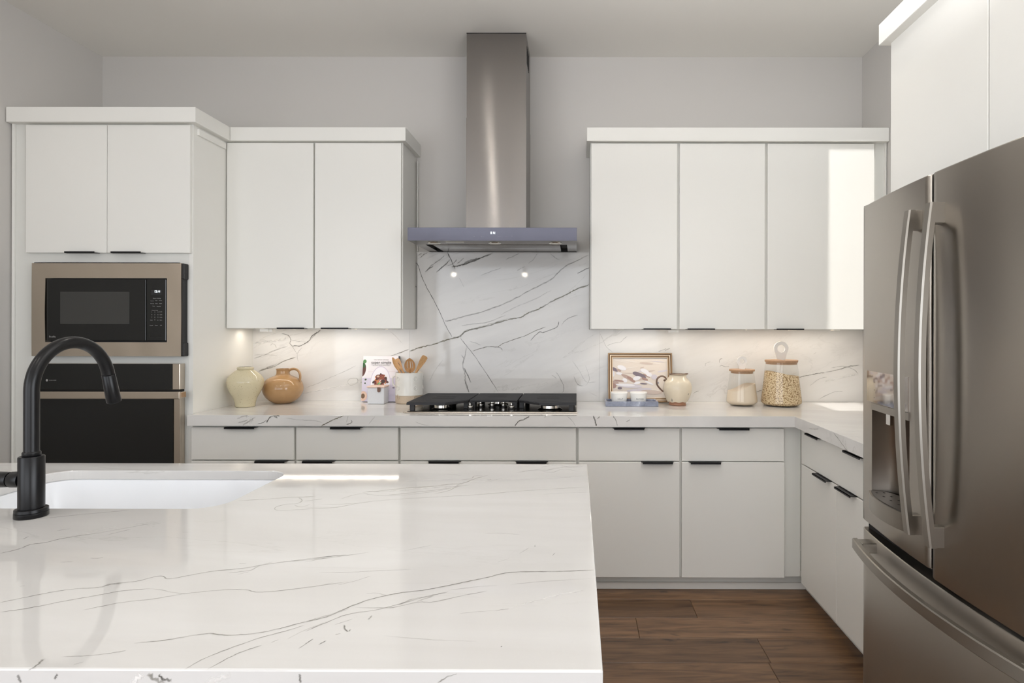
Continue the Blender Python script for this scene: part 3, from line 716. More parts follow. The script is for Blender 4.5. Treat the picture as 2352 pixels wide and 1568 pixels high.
# --- range hood
HF = 3.29
hood = thing('range_hood', 'stainless chimney range hood over the cooktop', 'range hood', (-0.46, 3.78, 1.85))
fx0, fx1 = X(936, HF, 540), X(1325, HF, 540); fz1, fz0 = Z(522.5, HF, 1130), Z(552.7, HF, 1130)
bm = bmesh.new(); bt = fz1 - 0.001
bx0, bx1 = fx0 + 0.002, fx1 - 0.001
box(bm, bx0, bx1, HF + 0.006, WALL - 0.002, fz0 + 0.022, bt, 0.001, 1)
# rim around the underside
for a in ((bx0, bx0 + 0.055, HF + 0.006, WALL - 0.002), (bx1 - 0.055, bx1, HF + 0.006, WALL - 0.002), (bx0 + 0.055, bx1 - 0.055, HF + 0.006, HF + 0.16), (bx0 + 0.055, bx1 - 0.055, WALL - 0.04, WALL - 0.002)):
    box(bm, a[0], a[1], a[2], a[3], fz0 + 0.001, fz0 + 0.0225)
part('canopy', bm, M['steel'], hood)
part('glass_fascia', B(fx0, fx1, HF, HF + 0.005, fz0, fz1, 0.0008, 1), M['blue_glass'], hood)
part('filter_panel', B(bx0 + 0.095, bx1 - 0.095, HF + 0.165, WALL - 0.045, fz0 - 0.001, fz0 + 0.012, 0.002, 1), M['steel'], hood)
for sgn, xx in ((0, bx0 + 0.056), (1, bx1 - 0.094)):
    part('air_slot', B(xx, xx + 0.038, HF + 0.161, WALL - 0.041, fz0 + 0.017, fz0 + 0.0215), M['dark'], hood)
part('air_slot', B(bx0 + 0.056, bx1 - 0.056, WALL - 0.044, WALL - 0.0405, fz0 - 0.002, fz0 + 0.021), M['dark'], hood)
for px_ in (997, 1136.5, 1275.5):
    bm = bmesh.new(); lathe(bm, [(0.034, fz0 - 0.003), (0.036, fz0 + 0.0)], X(px_, HF + 0.09, 558), HF + 0.09, 32, True, True)
    r_ = part('lamp_ring', bm, M['chrome'], hood)
    bm = bmesh.new(); lathe(bm, [(0.027, fz0 - 0.0045), (0.028, fz0 - 0.003)], X(px_, HF + 0.09, 558), HF + 0.09, 32, True, True)
    part('lamp_lens', bm, M['lamp_lens'], r_)
part('pale_plate', B(X(1024, HF + .05, 556), X(1065, HF + .05, 556), HF + 0.045, HF + 0.062, fz0 - 0.0006, fz0 + 0.001), M['lamp_lens'], hood)  # thin pale plate under the front rim
# chimney
CF = 3.474
c0, c1 = X(1070.5, CF, 400), X(1208.5, CF, 400); zs = Z(270.5, CF, 1140)
bm = bmesh.new()
def duct(x0, x1, yf, z0, z1, amp):
    n_ = 26; m_ = 14; g_ = {}
    for i in range(n_ + 1):
        for j in range(m_ + 1):
            u = i / n_; z = z0 + (z1 - z0) * j / m_
            bulge = amp * math.sin(pi * u) * (1 + 0.25 * math.sin(z * 9 + 1)) + amp * 0.5 * math.sin(2 * pi * u + z * 2.0)
            g_[i, j] = bm.verts.new((x0 + (x1 - x0) * u, yf - bulge, z))
    for i in range(n_):
        for j in range(m_): bm.faces.new((g_[i, j], g_[i + 1, j], g_[i + 1, j + 1], g_[i, j + 1]))
    for i, xx in ((0, x0), (n_, x1)):
        bk = [bm.verts.new((xx, WALL - 0.002, z0)), bm.verts.new((xx, WALL - 0.002, z1))]
        ff = bm.faces.new([bk[0], *[g_[i, j] for j in range(m_ + 1)], bk[1]])
duct(c0, c1, CF, fz1 - 0.001, zs, 0.0012)
ch = part('chimney_lower', bm, M['steel'], hood, smooth=True, normals=False)
bm = bmesh.new(); duct(c0 + 0.002, c1 - 0.002, CF + 0.002, zs - 0.01, CEIL - 0.002, 0.001)
ch = part('chimney_upper', bm, M['steel'], hood, smooth=True, normals=False)
bm = bmesh.new()
for i in range(5):
    box(bm, c1 - 0.003, c1 - 0.0008, CF + 0.06 + i * 0.03, CF + 0.075 + i * 0.03, CEIL - 0.15, CEIL - 0.05)
part('vent_slots', bm, M['dark'], hood)
part('ceiling_gap', B(c0 + 0.001, c1 - 0.001, CF + 0.0, CF + 0.004, CEIL - 0.005, CEIL - 0.0005), M['dark'], hood)
text('display_print', 'II N', (X(1132, HF, 535), HF - 0.0006, Z(535, HF, 1132)), 0.019, M['digits'], hood, sx=0.9)
for px_, s_ in ((1089, '-'), (1108, '.  .'), (1147, '. . .'), (1163, '. .'), (1176, ':')):
    text('touch_marks', s_, (X(px_, HF, 542), HF - 0.0006, Z(542, HF, px_)), 0.012, M['print'], hood)

# --- cooktop
ck = thing('gas_cooktop', 'stainless five-burner gas cooktop with black grates', 'cooktop', (-0.46, 3.48, CT))
kx0, kx1, ky0, ky1 = X(925.5, 3.222, 946), X(1326.5, 3.222, 946), 3.222, 3.735
bm = bmesh.new()
box(bm, kx0, kx1, ky0, ky1, CT + 0.0003, CT + 0.007, 0.002, 2)
part('rim', bm, M['steel_warm'], ck)
part('tray', B(kx0 + 0.018, kx1 - 0.012, ky0 + 0.012, ky1 - 0.012, CT + 0.0072, CT + 0.009, 0.001, 1), metal('cooktop_dark_steel', srgb(110, 108, 104), 0.2, (60, 3, 3), amt=0.08), ck)
GT = 0.981
def grate(x0, x1, yf, yb, cut):
    """cut: front corner points"""
    bm = bmesh.new(); zt, th = GT, 0.014
    def front(x):
        pts = cut
        for (xa, ya), (xb, yb_) in zip(pts, pts[1:]):
            if xa <= x <= xb: return ya + (yb_ - ya) * (x - xa) / (xb - xa + 1e-9)
        return yf
    # outline plate with pockets: thin plate plus fine transverse bars on top
    base_poly = [(a, c) for a, c in cut] + [(x1, yb), (x0, yb)]
    prism(bm, base_poly, 'z', zt - th, zt - 0.004)
    y = yf + 0.006
    while y < yb - 0.002:
        xs = [x0 + (x1 - x0) * i / 40 for i in range(41)]
        ok = [x for x in xs if front(x) <= y]
        if ok:
            box(bm, min(ok), max(ok), y, y + 0.0055, zt - 0.005, zt)
        y += 0.0105
    o = part('grate', bm, M['iron'], ck)
    cx = (x0 + x1) / 2; w2 = (x1 - x0) * 0.20
    bm = bmesh.new()
    for fy, ww in ((0.12, 1), (0.40, 1), (0.47, 1), (0.60, .9), (0.86, .9)):
        yy = yf + (yb - yf) * fy
        if yy - 0.01 < front(cx): continue
        box(bm, cx - w2 * ww, cx + w2 * ww, yy - 0.0045, yy + 0.0045, zt - 0.0005, zt + 0.0004)
    part('slot', bm, M['dark'], o)
    return o
YF, YB = 3.228, 3.70
g1 = grate(-0.905, -0.597, YF, YB, [(-0.905, YF), (-0.70, YF), (-0.597, 3.345)])
g2 = grate(-0.590, -0.329, 3.345, YB, [(-0.590, 3.345), (-0.54, 3.372), (-0.379, 3.372), (-0.329, 3.345)])
g3 = grate(-0.322, -0.004, YF, YB, [(-0.322, 3.365), (-0.20, YF), (-0.004, YF)])
for gg, pts in ((g1, [(-0.878, YF + 0.02), (-0.612, 3.36), (-0.878, YB - .02), (-0.62, YB - .02)]), (g2, [(-0.575, 3.362), (-0.344, 3.362), (-.57, YB - .02), (-.35, YB - .02)]), (g3, [(-0.307, 3.375), (-0.03, YF + 0.02), (-.3, YB - .02), (-.03, YB - .02)])):
    for (a, c) in pts:
        bm = bmesh.new(); box(bm, a - 0.013, a + 0.013, c - 0.009, c + 0.009, CT + 0.009, GT - 0.01, 0.002, 1)
        part('grate_foot', bm, M['iron'], gg)
for (a, c, r_) in ((-0.742, 3.34, 0.040), (-0.150, 3.34, 0.050), (-0.742, 3.58, 0.032), (-0.150, 3.58, 0.032), (-0.46, 3.55, 0.046)):
    bm = bmesh.new(); lathe(bm, [(r_ * 1.35, CT + 0.009), (r_ * 1.2, CT + 0.014), (r_, CT + 0.016), (r_ * 0.98, CT + 0.03), (r_ * 0.9, CT + 0.031)], a, c, 32, True, True)
    bo = part('burner', bm, M['chrome'], ck, smooth=True)
    bm = bmesh.new(); lathe(bm, [(r_ * 1.06, CT + 0.0312), (r_ * 1.1, CT + 0.034), (r_ * 1.06, CT + 0.038), (r_ * 0.8, CT + 0.040)], a, c, 32, True, True)
    part('burner_cap', bm, M['iron'], bo, smooth=True)
for px_, py_ in ((1080.5, 939), (1104, 934.5), (1130.5, 934.5), (1157, 934.5), (1175.5, 939)):
    a, c = on_counter(px_, py_, CT + 0.009)
    bm = bmesh.new(); lathe(bm, [(0.020, CT + 0.009), (0.020, CT + 0.012), (0.0185, CT + 0.013)], a, c, 28, True, True)
    kb = part('knob', bm, M['black'], ck, smooth=True)
    bm = bmesh.new(); lathe(bm, [(0.0135, CT + 0.013), (0.0145, CT + 0.017), (0.0175, CT + 0.020), (0.0175, CT + 0.026), (0.015, CT + 0.028)], a, c, 28, True, True)
    box(bm, a - 0.0035, a + 0.0035, c - 0.017, c + 0.017, CT + 0.027, CT + 0.042, 0.0025, 2)
    part('knob_grip', bm, M['chrome'], kb, smooth=True)

# ------------------------------------------------------------------ things on the counter
def circ_px(px, py_base, px_half, zc=CT):
    """centre of a round foot whose front touches the counter at py_base"""
    x_, y_ = on_counter(px, py_base, zc); s = F / y_
    for _ in range(4):
        r_ = px_half / F * (y_ + 0.0); y2 = on_counter(px, py_base, zc)[1] + r_; y_ = y2
    return X(px, y_, py_base), y_, px_half / F * y_
def lathe_px(name, m, parent, px, rows, Y, seg=56, open_top=True, wall=0.005, z_off=0.0):
    """rows: (py, half width px) from the foot up"""
    cx = X(px, Y, 880)
    prof = [(hw / F * Y, Z(py, Y, px) + z_off) for py, hw in rows]
    prof = smooth_profile(prof, 5)
    z_bot = prof[0][1]
    bm = bmesh.new()
    if open_top:
        inner = [(max(0.002, r_ - wall), z_) for r_, z_ in reversed(prof) if z_ > z_bot + 0.01]
        prof = prof + inner
    lathe(bm, prof, cx, Y, seg, True, False)
    return part(name, bm, m, parent, smooth=True), cx

def foot(Y, px, py): return CT + 0.0008 - Z(py, Y, px)
# tan speckled vase
Yv = 3.475
vs_ = thing('vase', 'tall speckled sage-beige pottery vase beside the oven cabinet', 'vase', (X(562, Yv, 880), Yv, CT))
o = foot(Yv, 562, 928)
lathe_px('body', M['vase'], vs_, 563.5, [(928, 18), (927.4, 20.5), (920, 21.5), (908, 25), (895, 32), (884, 36.6), (874, 38.8), (866, 38.2), (857, 33.5), (850, 26), (845, 19.5), (843.5, 16.6), (842.0, 17.2), (840.5, 17.8), (838.3, 17), (837.2, 14.5)], Yv, z_off=o)
# ochre jug
Yj = 3.645
jg = thing('jug', 'round ochre ceramic jug with small loop handle', 'jug', (X(650, Yj, 880), Yj, CT))
o = foot(Yj, 650, 922)
lathe_px('body', M['jug'], jg, 650, [(922, 17), (921, 20), (915, 30), (906, 38), (896, 42.6), (886, 43.6), (876, 41), (867, 34.5), (861, 23), (857.5, 15.6), (852, 14.0), (846, 14.0), (844, 15.2), (843, 14.6)], Yj, z_off=o)
hp = [(663.5, 848), (668, 845), (676, 844), (683, 846.5), (688, 853), (689.5, 862), (688.5, 872)]
bm = bmesh.new(); tube(bm, smooth_profile([(X(a, Yj, c), Yj, Z(c, Yj, a) + o) for a, c in hp], 5), [0.0065] * 31, 14, 1.3)
part('handle', bm, M['jug'], jg, smooth=True)

# cookbook, leaning against the backsplash
bk = thing('cookbook', 'white cookbook leaning on the backsplash behind the salt box', 'book', (X(870, 3.70, 880), 3.70, CT))
bx0_, bx1_ = X(830.5, 3.71, 920), X(912, 3.71, 920); bw = bx1_ - bx0_
hgt = 0.27; ang = math.atan2(0.040, hgt); LH = 0.278
O = Vector((bx0_, 3.709, CT + 0.002)); U = Vector((1, 0, 0)); V = Vector((0, math.sin(ang), math.cos(ang))); N_ = Vector((0, -math.cos(ang), math.sin(ang)))
def slab(bm, u0, u1, v0, v1, n0, n1):
    vv_ = [bm.verts.new(O + U * u + V * v + N_ * n_) for n_ in (n0, n1) for (u, v) in ((u0, v0), (u1, v0), (u1, v1), (u0, v1))]
    for f in ((0, 1, 2, 3), (7, 6, 5, 4), (0, 4, 5, 1), (1, 5, 6, 2), (2, 6, 7, 3), (3, 7, 4, 0)): bm.faces.new([vv_[i] for i in f])
bm = bmesh.new(); slab(bm, 0.002, bw - 0.003, 0.003, LH - 0.003, -0.0095, 0.0075); part('pages', bm, M['paper'], bk)
bm = bmesh.new(); slab(bm, 0, bw, 0, LH, 0.0078, 0.0102); part('front_cover', bm, mat('cover_white', srgb(236, 232, 236), 0.35), bk)
bm = bmesh.new(); slab(bm, 0, bw, 0, LH, -0.012, -0.0098); slab(bm, bw, bw + 0.003, 0, LH, -0.012, 0.010); part('back_cover', bm, mat('cover_dark', srgb(58, 56, 66), 0.4), bk)
Rr = random.Random(5)
sh = [(bw * .5, LH * .26, bw * .5, LH * .26, 0, srgb(214, 208, 226), 4), (bw * .5, LH * .655, bw * .5, .0012, 1, srgb(226, 216, 218), 4),
      (bw * .03, LH * .70, .030, .052, -8, srgb(240, 238, 240), 24), (bw * .01, LH * .69, .018, .040, -8, srgb(96, 60, 52), 24), (bw * .02, LH * .80, .012, .018, 10, srgb(52, 92, 50), 8), (bw * .05, LH * .88, .012, .012, 20, srgb(88, 140, 84), 7),
      (bw * .10, LH * .48, .007, .006, 30, srgb(70, 92, 58), 6), (bw * .09, LH * .40, .005, .005, 0, srgb(60, 84, 50), 6),
      (bw * .52, LH * .40, .062, .105, 0, srgb(214, 206, 222), 40), (bw * .52, LH * .395, .058, .100, 0, srgb(240, 239, 246), 40)]
cols = [srgb(92, 54, 42), srgb(150, 84, 52), srgb(196, 120, 60), srgb(120, 44, 40), srgb(70, 48, 38), srgb(206, 140, 96), srgb(140, 70, 60)]
for i in range(46):
    a = Rr.uniform(0, 2 * pi); q = math.sqrt(Rr.random())
    sh.append((bw * .52 + .044 * q * math.cos(a), LH * .46 + .034 * q * math.sin(a), Rr.uniform(.006, .013), Rr.uniform(.005, .010), Rr.uniform(0, 180), Rr.choice(cols), 8))
sh += [(bw * .50, LH * .40, .008, .006, 20, srgb(150, 200, 150), 7), (bw * .47, LH * .39, .006, .005, 60, srgb(110, 170, 110), 7), (bw * .60, LH * .44, .012, .012, 0, srgb(66, 48, 40), 14), (bw * .45, LH * .55, .014, .011, 0, srgb(120, 72, 52), 14), (bw * .45, LH * .55, .009, .006, 0, srgb(214, 180, 160), 12)]
sh += [(bw * .055, LH * .12, .024, .030, 0, srgb(228, 196, 176), 24), (bw * .05, LH * .12, .012, .015, 0, srgb(120, 92, 66), 20), (bw * .90, LH * .30, .008, .003, 0, srgb(70, 66, 70), 10)]
flat_art('cover_print', O + N_ * 0.0102, U, V, N_, sh, bk, bounds=(0.0005, bw - 0.0005, 0.0005, LH - 0.0005))
brot = (pi / 2 - ang, 0, 0)
def bt_(s_, u, v, size, m_, sx=1.0, sp=1.0): text('title_print', s_, O + U * (bw * u) + V * (LH * v) + N_ * 0.0115, size, m_, bk, rot=brot, sx=sx, spacing=sp)
bt_('super simple', .52, .855, .026, M['print_dark'], .92); bt_('HALF BAKED HARVEST', .52, .915, .0085, M['print'], 1.05)
bt_('MORE THAN 125 RECIPES FOR INSTANT, OVERNIGHT,', .52, .805, .0050, M['print']); bt_('MEAL-PREPPED, AND EASY COMFORT FOODS', .52, .785, .0050, M['print'])

# salt box
sb = thing('salt_box', 'square white stoneware salt box with pale wooden lid', 'container', (-1.2, 3.68, CT))
q0, q1 = X(843.5, 3.60, 900), X(882, 3.60, 900)
bm = bmesh.new(); box(bm, q0, q1, 3.60, 3.69, CT + 0.0005, CT + 0.097, 0.004, 2); part('body', bm, M['salt_box'], sb)
bm = bmesh.new(); box(bm, q0 - 0.003, q1 + 0.004, 3.594, 3.694, CT + 0.0975, CT + 0.107, 0.004, 3); ld = part('lid', bm, M['pale_wood'], sb)
bm = bmesh.new(); tx = X(870, 3.592, 893); prism(bm, [(tx + .0095 * math.cos(a), CT + .080 + .0095 * math.sin(a)) for a in [pi + pi * i / 10 for i in range(11)]] + [(tx + .0095, CT + .1), (tx - .0095, CT + .1)], 'y', 3.5925, 3.5952)
part('leather_tab', bm, M['leather'], ld)

# utensil crock
Yc = 3.675
cr = thing('utensil_crock', 'white glazed crock with embossed circles and sandy base', 'crock', (X(940, Yc, 890), Yc, CT))
o = foot(Yc, 940, 923)
cxx = X(940, Yc, 890); rc = 31.2 / F * Yc; zt_ = Z(853.5, Yc, 940) + o; zb_ = CT
zsplit = Z(904.5, Yc, 940) + o
bm = bmesh.new(); lathe(bm, [(rc * .93, zb_ + .0005), (rc * .985, zb_ + .006), (rc * .985, zsplit)], cxx, Yc, 56, True, False); part('bare_base', bm, M['sand'], cr, smooth=True)
bm = bmesh.new(); lathe(bm, [(rc * .985, zsplit - .001), (rc * 1.012, zsplit + .001), (rc, zsplit + .004), (rc * .99, (zsplit + zt_) / 2), (rc, zt_ - .004), (rc * .985, zt_), (rc * .95, zt_ - .002), (rc * .94, zt_ - .02), (rc * .93, zb_ + .02), (0.003, zb_ + .015)], cxx, Yc, 56, False, False)
gb = part('body', bm, M['crock'], cr, smooth=True)
for row, zz in enumerate((Z(866, Yc, 940) + o, Z(887, Yc, 940) + o, Z(909, Yc, 940) + o)):
    for k_ in range(7):
        a = math.radians(-90 - 62 + k_ * 26 + (0 if row % 2 == 0 else 0))
        if row == 2 and k_ not in (1, 4): continue
        if k_ not in (1, 4, 6, 2) or k_ == 2: continue
        bm = bmesh.new()
        for i in range(24):
            pass
        tv = []
        P = [Vector((0.0115 * math.cos(t_ * 2 * pi / 20), 0, 0.0115 * math.sin(t_ * 2 * pi / 20))) for t_ in range(21)]
        tube(bm, P, 0.0021, 8)
        bmesh.ops.create_uvsphere(bm, u_segments=10, v_segments=6, radius=0.0035, matrix=Matrix.Diagonal((1, .35, 1, 1)))
        bmesh.ops.rotate(bm, verts=bm.verts, matrix=Matrix.Rotation(a + pi / 2, 3, 'Z'))
        bmesh.ops.translate(bm, verts=bm.verts, vec=(cxx + rc * math.cos(a), Yc + rc * math.sin(a), zz))
        part('embossed_circle', bm, M['crock'] if row < 2 else M['sand'], cr, smooth=True)
bm = bmesh.new(); hpt = [(cxx - rc + .004, Yc - .01, zt_ - .02), (cxx - rc - .012, Yc - .012, zt_ - .03), (cxx - rc - .015, Yc - .012, zt_ - .055), (cxx - rc - .010, Yc - .012, zt_ - .075), (cxx - rc + .004, Yc - .01, zt_ - .085)]
tube(bm, smooth_profile(hpt, 5), 0.005, 10); part('ear_handle', bm, M['crock'], cr, smooth=True)
# wooden utensils
def utensil(name, label, tip, basep, headw, headl, m_, slots=0, twist=0.0, thick=0.006, shape='oval', group=None):
    """tip/basep: 3D ends. The head is a shaped flat blade at the tip end."""
    t_ = thing(name, label, 'utensil', basep)
    tip, b0 = Vector(tip), Vector(basep); d = (tip - b0).normalized(); L_ = (tip - b0).length
    side = Vector((math.cos(twist), math.sin(twist), 0)); side = (side - d * side.dot(d)).normalized(); nn = d.cross(side).normalized()
    bm = bmesh.new(); tube(bm, [b0, b0 + d * (L_ - headl * 0.8)], [0.0055, 0.0062], 12, 0.8); part('stick', bm, m_, t_, smooth=True)
    bm = bmesh.new()
    n_ = 28
    def hw(u):   # half width along the head, u from the neck (0) to the tip (1)
        if shape == 'oval': return headw / 2 * (math.sin(pi * min(1, (0.10 + u * 0.90))) ** 0.62) if u < 0.999 else 0.0008
        if shape == 'flat': return headw / 2 * (0.32 + 0.68 * min(1, u * 1.4)) * (1 if u < .93 else 1 - (u - .93) * 5)
        return headw / 2 * (0.3 + 0.7 * math.sin(pi * 0.5 * min(1, u * 1.5)))
    cell = {}
    mcol = 14
    for i in range(n_ + 1):
        u = i / n_; base_p = b0 + d * (L_ - headl + headl * u)
        bow = 0.010 * math.sin(pi * u) if shape == 'oval' else 0.004 * math.sin(pi * u)
        for j in range(mcol + 1):
            w_ = (j / mcol * 2 - 1) * max(hw(u), 0.0008)
            for s_ in (0, 1):
                cell[i, j, s_] = bm.verts.new(base_p + side * w_ + nn * (bow * (1 - (j / mcol * 2 - 1) ** 2) * 0.6 + (s_ - 0.5) * thick * (0.6 + 0.4 * (1 - abs(j / mcol * 2 - 1)))))
    def hole(i, j):
        if not slots: return False
        u = (i + .5) / n_
        lim = {1: (0.25, 0.75)}.get(slots, (0.30, 0.78))
        if not (lim[0] < u < lim[1]): return False
        return j in ({3: (3, 7 - 0, 10)}.get(slots, (7,)))
    F_ = {}
    for i in range(n_):
        for j in range(mcol):
            if hole(i, j): continue
            bm.faces.new((cell[i, j, 0], cell[i + 1, j, 0], cell[i + 1, j + 1, 0], cell[i, j + 1, 0]))
            bm.faces.new((cell[i, j, 1], cell[i, j + 1, 1], cell[i + 1, j + 1, 1], cell[i + 1, j, 1]))
            for (ni, nj, e) in ((i - 1, j, ((i, j), (i, j + 1))), (i + 1, j, ((i + 1, j), (i + 1, j + 1))), (i, j - 1, ((i, j), (i + 1, j))), (i, j + 1, ((i, j + 1), (i + 1, j + 1)))):
                out = ni < 0 or nj < 0 or ni >= n_ or nj >= mcol or hole(ni, nj)
                if out: bm.faces.new((cell[(*e[0], 0)], cell[(*e[1], 0)], cell[(*e[1], 1)], cell[(*e[0], 1)]))
    part('head', bm, m_, t_, smooth=True)
    return t_
def U3(px, py, Y): return (X(px, Y, py), Y, Z(py, Y, px) + o)
utensil('wooden_spatula', 'outermost leaning wooden spoon at the left in the utensil crock', U3(901.5, 819, 3.66), (cxx + .030, 3.635, CT + .03), .030, .085, M['beech'], 0, 0.9)
utensil('wooden_fork', 'wooden spatula with one long slit, leaning left in the utensil crock', U3(910, 823, 3.70), (cxx + .045, 3.675, CT + .03), .034, .085, M['beech'], 1, 0.25, shape='flat')
utensil('slotted_spoon', 'brown wooden spoon with three slots standing in the crock', U3(940.5, 821, 3.69), (cxx + .0, 3.715, CT + .03), .066, .086, M['spoon_dark'], 3, 0.05)
utensil('wooden_spatula', 'pale wooden spatula leaning right in the utensil crock', U3(977, 816, 3.68), (cxx - .04, 3.65, CT + .03), .038, .11, M['beech'], 0, 0.55, shape='flat')

# framed picture
fp = thing('framed_picture', 'small abstract painting in antique gold frame leaning on backsplash', 'picture', (X(1471, 3.70, 860), 3.70, CT))
fw0, fw1 = X(1397.5, 3.69, 915), X(1545.5, 3.69, 915); fW = fw1 - fw0
fang = math.atan2(0.045, 0.30); FH = 0.2985
O = Vector((fw0, 3.702, CT + 0.003)); V = Vector((0, math.sin(fang), math.cos(fang))); N_ = Vector((0, -math.cos(fang), math.sin(fang)))
steps = [(0.0, 0.007, 0.016, 'gold'), (0.007, 0.013, 0.012, 'gold_dark'), (0.011, 0.0165, 0.014, 'gold_light'), (0.0165, 0.020, 0.009, 'gold_dark'), (0.020, 0.0245, 0.0105, 'gold'), (0.0245, 0.0275, 0.005, 'gold_light')]
for a, c, h, mm in steps:
    bm = bmesh.new()
    slab(bm, a, fW - a, a, c, -0.004, h); slab(bm, a, fW - a, FH - c, FH - a, -0.004, h); slab(bm, a, c, c, FH - c, -0.004, h); slab(bm, fW - c, fW - a, c, FH - c, -0.004, h)
    part('frame_moulding', bm, M[mm], fp)
bm = bmesh.new(); slab(bm, 0.02, fW - 0.02, 0.02, FH - 0.02, -0.004, 0.001); part('canvas', bm, mat('canvas_cream', srgb(228, 218, 208), 0.7), fp)
def pc(px, py): return ((px - 100) / 1500.0 * fW, (1160 - (py - 80) * 1.0) / 1170 * FH)
Rr = random.Random(3); sh = []
cream, mauve, plum, wht, taup, lil, rust = srgb(226, 216, 206), srgb(186, 162, 152), srgb(126, 114, 124), srgb(240, 238, 242), srgb(206, 190, 180), srgb(214, 208, 216), srgb(170, 138, 128)
def st(px, py, rx_, ry_, a, c, n_=16):
    u, v = pc(px, py); sh.append((u, v, rx_ / 1500 * fW, ry_ / 1500 * fW, -a, c, n_))
for i in range(26): st(Rr.uniform(250, 1400), Rr.uniform(230, 1080), Rr.uniform(80, 220), Rr.uniform(8, 26), Rr.uniform(-12, 12), Rr.choice([cream, taup, lil, srgb(234, 226, 218)]), 12)
for a in ((250, 460, 90, 40, 25, plum), (350, 480, 60, 25, 20, mauve), (420, 420, 110, 55, 20, wht), (200, 560, 50, 75, -10, wht), (360, 560, 75, 32, 10, wht), (560, 650, 170, 40, 25, mauve), (640, 700, 120, 35, 35, rust),
          (780, 570, 110, 50, 18, plum), (900, 610, 100, 40, 30, plum), (960, 690, 80, 28, 20, rust), (1000, 610, 90, 16, 28, rust), (960, 500, 110, 50, 25, wht), (1060, 580, 80, 50, 20, wht), (770, 670, 90, 50, -15, wht), (490, 720, 60, 50, 40, wht),
          (260, 790, 90, 60, 10, mauve), (220, 850, 70, 60, 20, rust), (350, 730, 120, 20, 8, rust), (600, 850, 300, 48, 4, lil), (500, 830, 230, 30, 3, wht), (780, 780, 75, 30, -10, wht), (930, 800, 85, 18, 4, plum), (1060, 780, 110, 22, 24, wht),
          (370, 905, 55, 28, 0, plum), (900, 415, 50, 14, -15, taup), (1250, 790, 45, 30, -40, srgb(150, 150, 160)), (1180, 640, 70, 60, 10, lil), (820, 950, 300, 40, -5, lil), (1100, 1000, 260, 50, 3, taup)): st(*a)
flat_art('painted_strokes', O + N_ * 0.001, U, V, N_, sh, fp, bounds=(0.028, fW - 0.028, 0.028, FH - 0.028))

# tray with pots
ty0, ty1 = 3.515, 3.66
tx0, tx1 = X(1391, ty0, 930), X(1512.5, ty0, 930)
tr_ = thing('serving_tray', 'blue-grey marble tray holding the salt and pepper pots', 'tray', ((tx0 + tx1) / 2, 3.59, CT))
bm = bmesh.new(); tw = 0.011; th_ = 0.029
box(bm, tx0, tx1, ty0, ty1, CT + 0.0005, CT + 0.007)
for a in ((tx0, tx1, ty0, ty0 + tw), (tx0, tx1, ty1 - tw, ty1), (tx0, tx0 + tw, ty0 + tw, ty1 - tw), (tx1 - tw, tx1, ty0 + tw, ty1 - tw)): box(bm, *a, CT + 0.006, CT + th_)
part('body', bm, M['tray'], tr_, bevel=0.0015)
for (pxc, s_, lb) in ((1422, 'SALT', 'lidded white pot marked SALT on the marble tray'), (1466.5, 'PEPPER', 'lidded white pot marked PEPPER on the marble tray')):
    Yp = 3.585; cx = X(pxc, Yp, 905); zb = CT + 0.0072; r1 = 19.3 / F * Yp; zt2 = zb + .071
    t = thing('condiment_pot', lb, 'pot', (cx, Yp, zb))
    bm = bmesh.new(); lathe(bm, [(r1 * .78, zb), (r1 * .82, zb + .003), (r1 * .93, zb + .03), (r1 * .985, zt2 - .012)], cx, Yp, 48, True, True); pb_ = part('body', bm, M['white_ceramic'], t, smooth=True)
    bm = bmesh.new(); lathe(bm, [(r1 * 1.0, zt2 - .0118), (r1 * 1.02, zt2 - .009), (r1 * 1.02, zt2 - .003), (r1 * .98, zt2), (r1 * .5, zt2 + .001)], cx, Yp, 48, True, True); part('lid', bm, M['white_ceramic'], t, smooth=True)
    k_ = len(s_); step = 0.0078 if k_ > 4 else 0.0088
    for i, chh in enumerate(s_):
        dx_ = (i - (k_ - 1) / 2) * step + 0.004; rr = r1 * .945; a = -pi / 2 + dx_ / rr
        text('lettering', chh, (cx + (rr + .0006) * math.cos(a), Yp + (rr + .0006) * math.sin(a), zb + .033), 0.0115, M['print_dark'], pb_, rot=(pi / 2, 0, a + pi / 2))

# pitcher
Yq = 3.60
pt = thing('pitcher', 'cream drip-glazed pitcher with brown scroll handle', 'pitcher', (X(1556, Yq, 890), Yq, CT))
o = foot(Yq, 1556, 928)
lathe_px('foot', M['terracotta'], pt, 1556, [(928, 19), (927, 20), (923, 19.2), (918.5, 22), (915, 23.5)], Yq, open_top=False, z_off=o)
rows = [(920, 23.2), (917.5, 24.4), (910, 28), (900, 31.6), (891, 33), (882, 32), (874, 28.5), (868, 23), (864, 19.6), (861, 18.6), (858.5, 20)]
cx = X(1556, Yq, 880); prof = smooth_profile([(hw / F * Yq, Z(py, Yq, 1556) + o) for py, hw in rows], 5)
bm = bmesh.new(); full = prof + [(max(.003, r_ - .004), z_) for r_, z_ in reversed(prof)][: len(prof) - 6]
rings = lathe(bm, full, cx, Yq, 56, False, False)
ztop = prof[-1][1]
for rg in rings:
    for i, v in enumerate(rg):
        a = 2 * pi * i / 56; zz = v.co.z
        t_ = max(0, min(1, (zz - (ztop - .022)) / .022))
        sp_ = max(0, math.cos(a)) ** 6 * t_ * t_
        v.co.x += 0.012 * sp_; v.co.z += 0.004 * sp_
        if zz < prof[6][1]: v.co.z += 0.0022 * math.sin(a * 9) * (1 if zz < prof[3][1] else 0.3)
pbody = part('body', bm, M['cream'], pt, smooth=True)
bm = bmesh.new(); pts = []
